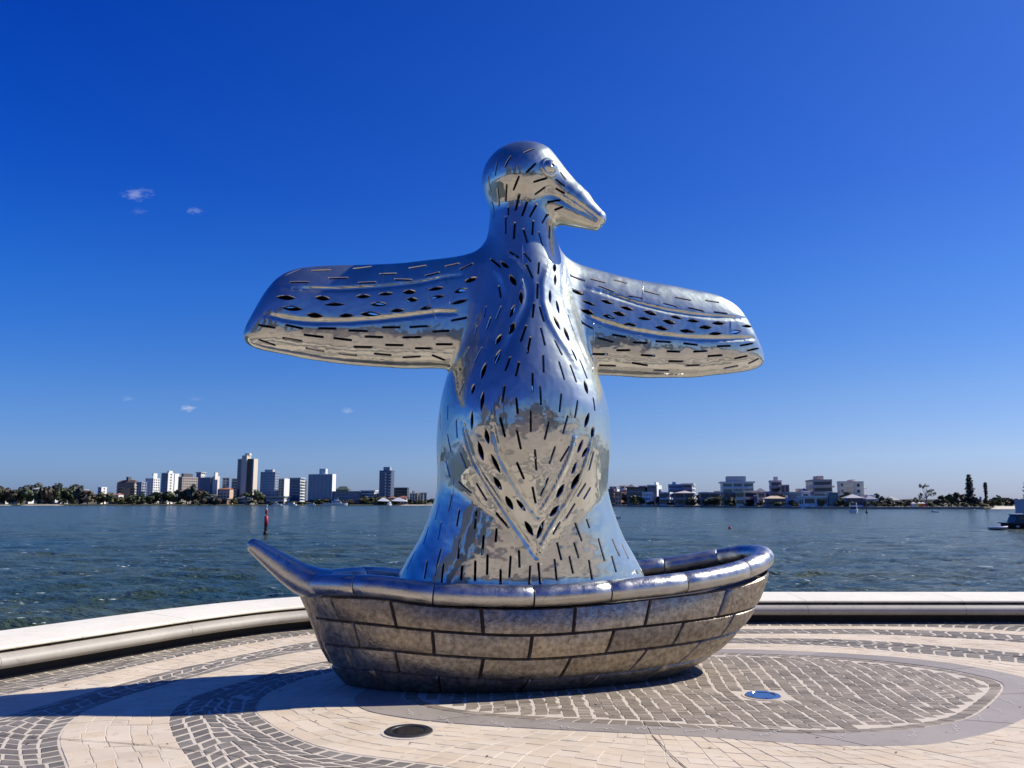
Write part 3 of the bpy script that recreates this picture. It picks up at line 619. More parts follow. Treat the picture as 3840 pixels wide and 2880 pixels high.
# openings and creases of the skin, local millimetres
SLITS = [-200,-350,4940,-258,-333,4823,34,-417,4862,-65,-406,4759,-83,-385,4967,28,-372,5026,-315,-266,4909,-333,-250,4765,-384,-163,4790,-349,-139,4643,-233,-309,4663,-229,-243,4521,-127,-387,4731,-169,-321,4606,-305,-225,4644,-278,-173,4498,17,-388,4681,154,-388,4736,143,-359,4650,44,-345,4573,-112,-328,4564,-144,-299,4420,-31,-331,4507,-84,-330,4351,-328,-90,4558,-311,-104,4400,-205,-255,4460,-207,-263,4374,68,-325,4484,-10,-342,4344,178,-319,4518,309,-327,4552,201,-290,4420,121,-325,4297,-229,-245,4363,-237,-279,4172,-152,-313,4283,-171,-341,4114,26,-346,4307,8,-374,4156,-78,-353,4213,-48,-391,4069,77,-357,4193,106,-383,4050,211,-272,4303,194,-318,4150,247,-375,4738,342,-369,4680,302,-358,4820,350,-361,4754,253,-354,4648,336,-356,4605,257,-302,4450,333,-329,4482,-234,-335,3991,-138,-406,3910,-91,-408,3960,-28,-438,3869,-71,-440,3839,-22,-476,3701,57,-434,3873,38,-465,3745,-2275,-100,3668,-2129,-70,3751,-2046,-106,3729,-1873,-108,3746,-1665,-99,3779,-1493,-74,3822,-1421,-140,3731,-1266,-138,3748,-1889,-157,3653,-1716,-157,3669,-2233,-153,3595,-2064,-169,3600,-1615,-177,3622,-1456,-174,3642,-1140,-105,3819,-980,-94,3857,-1284,-164,3682,-1122,-165,3687,-993,-152,3737,-855,-140,3784,-792,-111,3855,-657,-95,3902,-650,-127,3834,-528,-122,3904,-2495,-159,3182,-2344,-191,3155,-2255,-205,3185,-2103,-212,3158,-1968,-218,3167,-1810,-222,3171,-1694,-222,3159,-1528,-223,3162,-1394,-226,3203,-1230,-224,3212,-1139,-223,3219,-972,-220,3238,-924,-217,3188,-766,-214,3206,-2091,-205,3103,-1922,-209,3088,-1829,-211,3084,-1669,-211,3071,-1554,-218,3110,-1386,-219,3112,-1201,-217,3119,-1033,-215,3132,-2277,-182,3068,-2110,-190,3046,-744,-215,3304,-596,-210,3343,-2486,-142,3053,-2340,-145,3004,-2070,-170,2989,-1912,-169,2965,-1774,-167,2949,-1618,-165,2939,-1645,-197,3014,-1480,-199,3017,-1357,-206,3043,-1196,-205,3048,-1458,-178,2960,-1303,-175,2954,-1080,-196,3026,-924,-192,3031,-885,-201,3072,-733,-199,3079,-1192,-166,2939,-1029,-168,2955,-917,-171,2971,-795,-148,2932,435,-193,3835,606,-141,3804,680,-128,3829,830,-135,3799,931,-108,3842,1075,-113,3814,757,-153,3755,915,-166,3701,1064,-172,3668,1219,-176,3647,1248,-143,3738,1408,-153,3702,1583,-154,3687,1753,-158,3664,1438,-184,3607,1591,-189,3576,1708,-187,3577,1884,-190,3548,1926,-145,3677,2081,-141,3665,1998,-186,3551,2154,-180,3542,531,-232,3365,665,-213,3305,717,-213,3210,880,-215,3176,868,-218,3249,1012,-221,3229,1087,-220,3180,1236,-223,3179,1325,-225,3202,1489,-226,3200,1630,-225,3195,1786,-223,3186,2004,-218,3183,2162,-212,3196,2271,-204,3203,2441,-174,3242,915,-206,3094,1053,-211,3101,1449,-218,3106,1590,-218,3108,1739,-217,3115,1893,-217,3130,670,-194,3048,821,-196,3053,1172,-207,3058,1319,-209,3055,1904,-208,3077,2067,-205,3095,2355,-190,3157,2518,-149,3198,2207,-189,3067,2365,-181,3105,750,-155,2944,917,-158,2945,1085,-181,2980,1251,-178,2960,1326,-155,2919,1491,-153,2918,1473,-197,3010,1631,-197,3013,1657,-182,2973,1820,-184,2985,2111,-152,2967,2265,-155,3002,2388,-152,3030,2515,-145,3092,-372,-215,3933,-300,-330,3825,25,-488,3651,9,-527,3488,-326,-370,3628,-316,-419,3503,-25,-538,3440,-49,-573,3294,25,-545,3411,57,-581,3260,-437,-324,3432,-459,-346,3322,-318,-447,3410,-366,-452,3286,-408,-407,3311,-451,-412,3192,-517,-297,3251,-548,-303,3154,350,-435,3373,383,-466,3211,-113,-587,3212,-177,-621,3055,-85,-625,3096,-127,-670,2936,21,-600,3199,44,-652,3022,148,-620,3079,206,-653,2941,-501,-450,3017,-577,-454,2866,-595,-304,3040,-650,-287,2929,18,-681,2928,9,-728,2759,-280,-645,2901,-332,-671,2771,-206,-682,2852,-247,-713,2719,166,-684,2871,202,-728,2697,279,-664,2846,326,-699,2685,398,-584,2915,458,-621,2738,-666,-352,2812,-719,-327,2684,-664,-437,2687,-699,-431,2575,-93,-726,2756,-105,-761,2572,-346,-706,2630,-372,-724,2482,-252,-751,2519,-240,-760,2374,-32,-755,2628,-30,-774,2456,165,-757,2570,142,-770,2401,324,-735,2514,291,-750,2352,503,-649,2554,511,-666,2434,-733,-441,2346,-726,-460,2180,-777,-256,2501,-786,-296,2358,-805,15,2446,-820,-91,2275,-824,27,2221,-822,32,2106,-790,-312,2220,-763,-369,2057,-392,-723,2344,-347,-728,2172,-122,-772,2406,-121,-764,2222,45,-771,2308,6,-761,2155,224,-762,2368,177,-759,2210,-247,-753,2232,-208,-743,2067,-81,-750,2063,-62,-725,1883,105,-753,2089,57,-734,1943,243,-742,2098,160,-733,1963,-701,-482,2045,-651,-515,1900,-239,-722,1949,-171,-706,1807,-790,-255,1983,-760,-320,1828,50,-713,1816,-10,-683,1662,-89,-697,1736,-54,-670,1597,-705,-415,1789,-600,-511,1683,-567,-556,1769,-479,-577,1619,-396,-592,1509,-286,-606,1382,-696,-445,1538,-721,-457,1396,-562,-530,1527,-576,-537,1374,-747,-348,1682,-778,-360,1526,-832,-193,1597,-874,-219,1452,-838,-319,1429,-874,-352,1278,-924,-122,1377,-979,-199,1229,-389,-589,1374,-397,-589,1260,-499,-566,1316,-514,-568,1148,-699,-492,1280,-719,-509,1118,-1040,-86,1157,-1116,-157,1007,-852,-414,1190,-891,-437,1035,-966,-355,1089,-995,-392,941,-838,-460,1069,-858,-483,912,-683,-529,1056,-693,-537,936,-572,-557,1096,-575,-565,930,-467,-578,1148,-471,-580,981,-353,-593,1020,-354,-600,899,-264,-602,1135,-276,-599,955,-190,-607,1186,-185,-604,1040,-88,-606,1045,-96,-612,895,-14,-607,1073,3,-612,896,136,-607,1102,154,-605,929,161,-611,1247,199,-604,1098,276,-601,1126,310,-597,978,323,-599,1244,364,-593,1113,335,-599,1417,396,-589,1261,455,-573,1440,475,-569,1385,468,-578,1086,497,-580,919,572,-546,1275,629,-543,1081,713,-511,1114,749,-515,975,737,-474,1264,802,-470,1116,181,-630,1425,120,-623,1324,322,-633,1591,240,-627,1466,423,-641,1772,345,-641,1658,481,-603,1737,413,-611,1634,857,-403,1210,914,-404,1086,498,-659,2059,452,-655,1894]
LENSES = [-2348,-172,3446,-2175,-199,3436,-2005,-204,3456,-1873,-208,3448,-1923,-214,3393,-1742,-216,3403,-1641,-207,3484,-1507,-206,3498,-1439,-203,3520,-1297,-200,3538,-1207,-197,3556,-1086,-195,3568,-973,-191,3594,-819,-184,3629,-956,-203,3514,-811,-198,3546,-1188,-209,3479,-1066,-207,3491,-1505,-216,3417,-1359,-216,3428,-1324,-221,3365,-1193,-219,3379,-1599,-223,3320,-1414,-224,3326,-1049,-216,3399,-929,-212,3425,-1792,-223,3292,-1654,-224,3305,-2077,-216,3289,-1931,-221,3281,-2298,-196,3346,-2115,-212,3337,-614,-168,3701,-499,-179,3751,-719,-191,3586,-589,-182,3630,-750,-206,3466,-585,-197,3520,443,-231,3680,594,-178,3652,571,-191,3585,699,-197,3539,552,-206,3487,682,-205,3451,757,-189,3601,889,-195,3568,961,-199,3546,1105,-204,3515,880,-207,3481,1015,-211,3453,769,-208,3447,905,-213,3416,1210,-205,3512,1356,-210,3478,1135,-213,3437,1282,-216,3425,984,-218,3359,1124,-220,3356,1406,-216,3426,1552,-218,3395,1497,-210,3474,1627,-211,3454,1321,-222,3350,1462,-224,3330,1678,-212,3439,1819,-211,3434,1585,-223,3326,1762,-222,3320,1809,-218,3368,1956,-214,3381,1957,-209,3425,2106,-204,3431,1915,-220,3307,2068,-215,3322,2157,-211,3332,2301,-194,3364,2294,-189,3414,2476,-105,3431,-296,-313,3888,-234,-386,3805,-227,-410,3733,-181,-462,3618,-139,-489,3566,-145,-522,3428,-203,-505,3420,-253,-519,3295,-212,-549,3248,-269,-563,3129,-338,-527,3128,-389,-536,3032,-353,-582,2979,-423,-606,2827,-484,-550,2859,-538,-578,2696,237,-364,3880,208,-404,3795,224,-403,3766,207,-441,3653,149,-480,3591,137,-516,3459,211,-482,3492,225,-512,3361,159,-547,3320,214,-566,3190,266,-533,3225,307,-558,3090,314,-584,3021,361,-614,2891,421,-651,2712,438,-678,2584,-593,-542,2658,-615,-553,2562,-522,-627,2586,-546,-646,2408,-617,-587,2419,-617,-594,2237,-513,-667,2245,-482,-674,2114,-571,-625,2140,-521,-633,1968,-463,-672,2026,-377,-676,1856,-433,-650,1826,-361,-649,1713,-322,-647,1656,-255,-638,1541,-226,-661,1627,-144,-652,1527,-144,-637,1438,-67,-626,1314,31,-644,1444,-30,-623,1284,164,-659,1574,82,-648,1479,206,-694,1764,138,-675,1645,359,-684,1867,275,-674,1723,322,-709,1963,273,-702,1854,380,-718,2163,323,-720,2040,436,-693,2098,373,-702,2006,443,-704,2410,394,-721,2272,495,-678,2278,464,-688,2179]
LINES = [([-2296,-162,3535,-2211,-176,3533,-2126,-184,3533,-2041,-188,3534,-1958,-190,3538,-1875,-191,3543,-1792,-192,3548,-1704,-192,3556,-1603,-191,3569,-1502,-189,3583,-1399,-187,3597,-1297,-184,3616,-1193,-180,3634,-1088,-176,3653,-1006,-172,3673,-935,-167,3695,-864,-162,3718,-799,-158,3736,-749,-156,3746,-698,-153,3757,-648,-150,3767],0.03,0.019),
 ([-2435,-173,3278,-2386,-187,3266,-2336,-196,3255,-2287,-203,3244,-2226,-209,3236,-2160,-213,3230,-2094,-216,3225,-2014,-219,3223,-1915,-222,3228,-1816,-224,3233,-1715,-225,3239,-1614,-226,3251,-1513,-226,3264,-1411,-226,3276,-1308,-225,3294,-1204,-223,3312,-1099,-221,3331,-1024,-219,3345,-971,-218,3355,-918,-216,3366,-865,-215,3374,-815,-214,3377,-765,-213,3380,-715,-211,3384],0.03,0.019),
 ([610,-164,3720,690,-168,3703,770,-172,3686,851,-175,3670,929,-179,3649,1006,-183,3627,1083,-188,3605,1167,-192,3584,1265,-195,3566,1363,-198,3548,1462,-201,3530,1563,-201,3521,1665,-202,3511,1767,-202,3502,1870,-201,3498,1975,-198,3496,2082,-195,3495,2176,-189,3496,2243,-181,3498,2315,-167,3502,2402,-127,3512],0.03,0.019),
 ([592,-205,3428,652,-208,3408,713,-211,3388,773,-214,3368,844,-216,3349,921,-218,3330,998,-220,3312,1082,-222,3295,1179,-224,3285,1278,-225,3275,1377,-226,3264,1477,-226,3260,1577,-226,3255,1679,-225,3251,1781,-224,3251,1885,-223,3255,1989,-220,3258,2097,-216,3264,2210,-210,3273,2327,-196,3284,2457,-163,3300],0.03,0.019),
 ([-690,-511,2328,-682,-526,2279,-672,-537,2231,-663,-547,2184,-649,-557,2129,-632,-567,2071,-614,-574,2014,-594,-581,1959,-566,-593,1909,-539,-601,1859,-511,-607,1809,-439,-616,1703,-367,-620,1597,-293,-620,1492,-244,-619,1423,-207,-618,1374,-170,-617,1324,-134,-616,1275,-101,-614,1225,-68,-610,1175,-35,-609,1126],0.03,0.017),
 ([-35,-609,1126,-12,-611,1168,10,-615,1210,32,-620,1252,56,-624,1297,81,-628,1342,106,-633,1388,135,-638,1438,172,-643,1495,208,-649,1552,245,-655,1609,278,-660,1667,311,-666,1724,344,-671,1782,370,-676,1843,392,-680,1904,416,-682,1966,437,-683,2027,452,-684,2086,469,-683,2145,487,-679,2204],-0.032,0.018),
 ([-459,-697,2339,-451,-699,2287,-442,-701,2234,-433,-701,2182,-422,-702,2132,-409,-701,2083,-396,-699,2035,-379,-697,1984,-347,-697,1926,-314,-695,1867,-281,-691,1809,-250,-687,1761,-220,-682,1716,-190,-676,1672,-155,-670,1625,-114,-663,1576,-72,-656,1526,-30,-649,1477],0.026,0.016),
 ([-30,-649,1477,-7,-655,1515,16,-662,1553,40,-669,1590,63,-676,1630,86,-683,1670,109,-691,1711,132,-698,1752,161,-709,1816,191,-717,1881,222,-724,1946,246,-730,2006,263,-734,2061,281,-738,2116,299,-739,2172],-0.026,0.016),
 ([-248,-335,3951,-224,-361,3921,-200,-383,3891,-175,-403,3863,-153,-419,3833,-132,-433,3803,-111,-446,3774,-95,-457,3742,-85,-468,3707,-74,-477,3673,-66,-487,3637,-66,-496,3600,-66,-505,3563,-67,-513,3526,-74,-521,3492,-82,-528,3458,-89,-535,3423,-106,-542,3387,-123,-548,3350,-141,-553,3313,-162,-558,3275,-184,-562,3236,-206,-566,3198,-228,-571,3158,-247,-576,3117,-268,-583,3075,-288,-591,3033,-308,-601,2986,-329,-610,2940,-349,-619,2894],0.02,0.035),
 ([-370,-251,3842,-352,-277,3823,-333,-303,3803,-315,-328,3784,-303,-350,3754,-292,-369,3720,-282,-387,3687,-274,-403,3653,-271,-415,3618,-267,-428,3583,-265,-439,3547,-272,-448,3502,-280,-457,3458,-287,-465,3414,-304,-469,3368,-323,-471,3322,-342,-473,3276,-362,-474,3233,-382,-474,3190,-403,-474,3148,-423,-475,3103,-446,-483,3052,-468,-491,3001,-490,-499,2950],-0.012,0.035),
 ([221,-357,3944,191,-388,3892,162,-413,3842,135,-435,3793,118,-450,3750,104,-463,3708,91,-476,3666,82,-489,3619,79,-502,3565,76,-516,3512,76,-529,3458,86,-542,3400,97,-555,3343,107,-568,3286,129,-576,3238,153,-584,3191,176,-592,3144,201,-597,3103,226,-602,3067,250,-607,3032,274,-613,2993,298,-621,2946,321,-629,2899,345,-637,2853],-0.016,0.035),
 ([374,-190,3976,360,-233,3922,351,-262,3872,343,-287,3823,332,-317,3765,322,-350,3702,312,-378,3640,309,-399,3583,316,-409,3533,323,-420,3484,330,-430,3434,350,-432,3382,371,-433,3330,392,-434,3279,412,-436,3225,432,-440,3170,451,-445,3115,466,-458,3062,480,-471,3017,494,-484,2971,508,-495,2926],0.015,0.03),
 ([244,-349,4639,289,-349,4619,333,-353,4598,375,-362,4574,412,-365,4554,442,-369,4534,472,-372,4515,504,-371,4497,539,-368,4475,573,-367,4453,606,-370,4430,637,-373,4408,665,-376,4387,695,-377,4367,731,-361,4354],0.012,0.01)]
SEAMS = [[-98,-390,4031,-99,-397,4000,-100,-404,3969,-102,-411,3938,-103,-417,3908,-104,-424,3877,-105,-431,3845,-106,-438,3814,-107,-445,3783,-109,-452,3752],
 [-788,-171,3689,-783,-177,3664,-779,-182,3638,-774,-187,3613,-769,-191,3589,-766,-195,3564,-765,-198,3539,-764,-201,3514,-763,-204,3490,-762,-206,3466],
 [-984,-188,3606,-977,-195,3571,-971,-200,3536,-964,-205,3502,-955,-208,3478,-947,-210,3454,-938,-212,3430,-923,-215,3391,-907,-217,3352,-891,-218,3313],
 [677,-210,3375,675,-213,3317,674,-213,3259,674,-211,3202,671,-207,3149,669,-201,3097,667,-194,3044,624,-313,2963,575,-447,2882,551,-512,2814],
 [2182,-190,3486,2179,-194,3468,2178,-197,3450,2176,-199,3432,2175,-202,3414,2174,-204,3392,2174,-207,3365,2174,-209,3339,2175,-211,3313,2175,-212,3287],
 [-450,-648,2671,-451,-659,2632,-452,-669,2593,-453,-678,2554,-453,-686,2515,-453,-692,2478,-452,-696,2443,-451,-700,2408,-450,-701,2374,-448,-702,2339],
 [-792,-170,3694,-787,-176,3669,-782,-181,3644,-777,-186,3620,-771,-190,3596,-768,-194,3571,-768,-197,3547,-767,-200,3523,-766,-203,3499,-765,-206,3475],
 [-96,-373,4105,-97,-385,4053,-99,-397,4001,-101,-408,3950,-103,-423,3882,-105,-438,3815,-108,-453,3748,-110,-465,3695,-113,-477,3642,-115,-489,3590],
 [-1390,-13,3886,-1393,-67,3837,-1394,-105,3795,-1394,-129,3756,-1393,-147,3719,-1395,-159,3689,-1399,-167,3666,-1403,-175,3642,-1407,-181,3619,-1411,-187,3597],
 [1285,-16,3900,1267,-62,3854,1252,-102,3811,1244,-126,3773,1235,-145,3735,1225,-160,3696,1216,-173,3658,1208,-183,3621,1200,-191,3585],
 [-906,-445,967,-874,-435,1081,-841,-421,1197,-808,-408,1313,-776,-399,1431,-756,-389,1526,-749,-373,1597,-741,-360,1670,-737,-359,1742,-734,-372,1814]]

# ------------------------------------------------------------------ sculpture: boat + bird share one local frame (x along the hull, y away from the viewer)
O = (0.10, 8.05); TH = R(14)

def chrome_mat():
    m = bpy.data.materials.new('polished_stainless'); m.use_nodes = True; nt = m.node_tree; N = nt.nodes; L = nt.links; b = N['Principled BSDF']
    b.inputs['Base Color'].default_value = (.6, .6, .6, 1); b.inputs['Metallic'].default_value = 1
    tc = N.new('ShaderNodeTexCoord')
    def noise(sc, det, st=(1, 1, 1), rough=.55):
        mp = N.new('ShaderNodeMapping'); mp.inputs['Scale'].default_value = st; L.new(tc.outputs['Object'], mp.inputs[0])
        t = N.new('ShaderNodeTexNoise'); t.inputs['Scale'].default_value = sc; t.inputs['Detail'].default_value = det; t.inputs['Roughness'].default_value = rough; L.new(mp.outputs[0], t.inputs[0]); return t
    a = noise(2.3, 3); c = noise(9, 2)
    s = N.new('ShaderNodeMath'); s.operation = 'MULTIPLY_ADD'; L.new(c.outputs[0], s.inputs[0]); s.inputs[1].default_value = .12; L.new(a.outputs[0], s.inputs[2])
    bp = N.new('ShaderNodeBump'); bp.inputs['Strength'].default_value = 1; bp.inputs['Distance'].default_value = .021; L.new(s.outputs[0], bp.inputs['Height']); L.new(bp.outputs[0], b.inputs['Normal'])
    g = noise(3.5, 6, (1, 1, .28), .7); mr = N.new('ShaderNodeMapRange'); mr.inputs[1].default_value = .35; mr.inputs[2].default_value = .72; mr.inputs[3].default_value = .035; mr.inputs[4].default_value = .13
    L.new(g.outputs[0], mr.inputs[0]); L.new(mr.outputs[0], b.inputs['Roughness'])
    st = noise(5, 5, (1, 1, .2), .7); rp = N.new('ShaderNodeValToRGB'); rp.color_ramp.elements[0].position = .3; rp.color_ramp.elements[1].position = .6
    rp.color_ramp.elements[0].color = (.52, .505, .43, 1); rp.color_ramp.elements[1].color = (.70, .69, .61, 1); L.new(st.outputs[0], rp.inputs[0]); L.new(rp.outputs[0], b.inputs['Base Color'])
    # a second, hazier lobe: weathered bare steel scatters the sun softly
    b2 = N.new('ShaderNodeBsdfPrincipled'); b2.inputs['Base Color'].default_value = (.56, .62, .55, 1); b2.inputs['Metallic'].default_value = 1; b2.inputs['Roughness'].default_value = .50
    L.new(bp.outputs[0], b2.inputs['Normal']); ms = N.new('ShaderNodeMixShader'); ms.inputs[0].default_value = .32
    out = N['Material Output']; L.new(b.outputs[0], ms.inputs[1]); L.new(b2.outputs[0], ms.inputs[2]); L.new(ms.outputs[0], out.inputs[0])
    return m
M['chrome'] = chrome_mat()
M['cut_edge'] = mat('cut_steel_edge', (.55, .55, .56), .22, metal=1)
M['inside'] = mat('bird_inside', (.05, .05, .055), .75, metal=.2)  # near-black colour puts the dark of the unlit hollow into the steel

def surface_nets(f, lo, hi, h, coarse=4, band=.16):
    n = np.ceil((np.array(hi) - lo) / h).astype(int); n = ((n + coarse - 1) // coarse) * coarse
    gc = [lo[i] + (np.arange(n[i] // coarse) + .5) * h * coarse for i in range(3)]
    C = np.stack(np.meshgrid(*gc, indexing='ij'), -1).reshape(-1, 3)
    near = (np.abs(f(C)) < band).reshape([k // coarse for k in n])
    sign = None
    V = np.full(n + 1, 1.0, np.float32)
    # far field keeps only its sign
    sg = np.sign(f(C)).reshape([k // coarse for k in n]); V[:-1, :-1, :-1] = np.kron(sg, np.ones((coarse,) * 3)).astype(np.float32)
    mask = np.zeros(n + 1, bool); mask[:-1, :-1, :-1] = np.kron(near, np.ones((coarse,) * 3, bool))
    idx = np.argwhere(mask); P = np.array(lo) + idx * h
    vals = np.concatenate([f(P[i:i + 200000]) for i in range(0, len(P), 200000)])
    V[mask] = vals
    s = V < 0
    cells = np.zeros(n, int)
    for dx in (0, 1):
        for dy in (0, 1):
            for dz in (0, 1): cells += s[dx:dx + n[0], dy:dy + n[1], dz:dz + n[2]]
    act = (cells > 0) & (cells < 8); ids = np.full(n, -1); ai = np.argwhere(act); ids[act] = np.arange(len(ai))
    acc = np.zeros((len(ai), 3)); cnt = np.zeros(len(ai))
    corners = [(a, b, c) for a in (0, 1) for b in (0, 1) for c in (0, 1)]
    for ca in corners:
        for ax in range(3):
            if ca[ax] == 1: continue
            cb = list(ca); cb[ax] = 1
            va = V[ai[:, 0] + ca[0], ai[:, 1] + ca[1], ai[:, 2] + ca[2]]; vb = V[ai[:, 0] + cb[0], ai[:, 1] + cb[1], ai[:, 2] + cb[2]]
            k = (va < 0) != (vb < 0); t = np.where(k, va / np.where(va == vb, 1, va - vb), 0)
            p = np.array(ca, float) + np.zeros((len(ai), 3)); p[:, ax] += t; acc += p * k[:, None]; cnt += k
    vert = np.array(lo) + (ai + acc / cnt[:, None]) * h
    quads = []
    for ax in range(3):
        b, c = (ax + 1) % 3, (ax + 2) % 3
        sl0 = [slice(None)] * 3; sl1 = [slice(None)] * 3; sl0[ax] = slice(0, -1); sl1[ax] = slice(1, None)
        ch = s[tuple(sl0)] != s[tuple(sl1)]; e = np.argwhere(ch); e = e[(e[:, b] > 0) & (e[:, c] > 0) & (e[:, b] < n[b]) & (e[:, c] < n[c])]
        def I(ob, oc):
            q = e.copy(); q[:, b] -= ob; q[:, c] -= oc; return ids[q[:, 0], q[:, 1], q[:, 2]]
        Q = np.stack([I(1, 1), I(0, 1), I(0, 0), I(1, 0)], 1); flip = ~s[e[:, 0], e[:, 1], e[:, 2]]
        Q[flip] = Q[flip][:, ::-1]; quads.append(Q)
    return vert, np.concatenate(quads)
def np_mesh(name, v, q):
    me = bpy.data.meshes.new(name); me.vertices.add(len(v)); me.vertices.foreach_set('co', np.asarray(v, np.float32).ravel())
    me.loops.add(q.size); me.loops.foreach_set('vertex_index', np.asarray(q, np.int32).ravel()); me.polygons.add(len(q))
    me.polygons.foreach_set('loop_start', np.arange(0, q.size, q.shape[1], dtype=np.int32)); me.update(calc_edges=True); return me

def slot_cutters():
    """cutting tools for every slit and lens-shaped opening, front and mirrored back, set square to the skin"""
    items = []
    for kind, arr in (('s', SLITS), ('l', LENSES)):
        A = np.array(arr).reshape(-1, 6) / 1000.
        items += [(kind, a[:3], a[3:]) for a in A]
        for a in A:
            m = (a[:3] + a[3:]) / 2
            if m[2] > 4.35 or abs(m[1]) < .05: continue
            items.append((kind, a[:3] * (1, -1, 1), a[3:] * (1, -1, 1)))
    Mid = np.array([(p + q) / 2 for _, p, q in items])
    for _ in range(4):
        d = sdf(Mid); Mid = Mid - grad(Mid) * d[:, None]
    G = grad(Mid, True, .012)
    mb = MB(); placed = []
    for (kind, p, q), c, n in zip(items, Mid, G):
        if any(np.linalg.norm(c - x) < .05 for x in placed): continue
        placed.append(c)
        t = q - p; L = np.linalg.norm(t); t = t - n * (t @ n); t /= np.linalg.norm(t) + 1e-9; b = np.cross(n, t); L = min(max(L, .08), .30)
        if kind == 's': out = [(-.5 * L, -.0045), (-.5 * L + .008, -.0066), (.5 * L - .008, -.0066), (.5 * L, -.0045), (.5 * L, .0045), (.5 * L - .008, .0066), (-.5 * L + .008, .0066), (-.5 * L, .0045)]
        else:
            hw = .0165 + .004 * math.sin(c[0] * 37 + c[2] * 23); out = [(-.5 * L, 0), (-.3 * L, -hw * .62), (-.1 * L, -hw), (.1 * L, -hw), (.3 * L, -hw * .62), (.5 * L, 0), (.3 * L, hw * .62), (.1 * L, hw), (-.1 * L, hw), (-.3 * L, hw * .62)]
        k = len(out); vs = []
        for hgt_, gr in ((-.10, 0), (-.008, 0), (.012, .0125)):
            for u, w in out:
                gu = u + math.copysign(gr, u) if abs(u) > 1e-6 else u
                gw = w + (math.copysign(gr, w) if abs(w) > 1e-6 else 0)
                vs.append(c + t * gu + b * gw + n * hgt_)
        fs = [tuple(range(k))[::-1], tuple(2 * k + i for i in range(k))] + [(r * k + i, r * k + (i + 1) % k, (r + 1) * k + (i + 1) % k, (r + 1) * k + i) for r in range(2) for i in range(k)]
        mb.add(vs, fs)
    me = mb.mesh('slot_cutter')
    bm = bmesh.new(); bm.from_mesh(me); bmesh.ops.recalc_face_normals(bm, faces=bm.faces); bmesh.ops.triangulate(bm, faces=bm.faces); bm.to_mesh(me); bm.free()
    return me

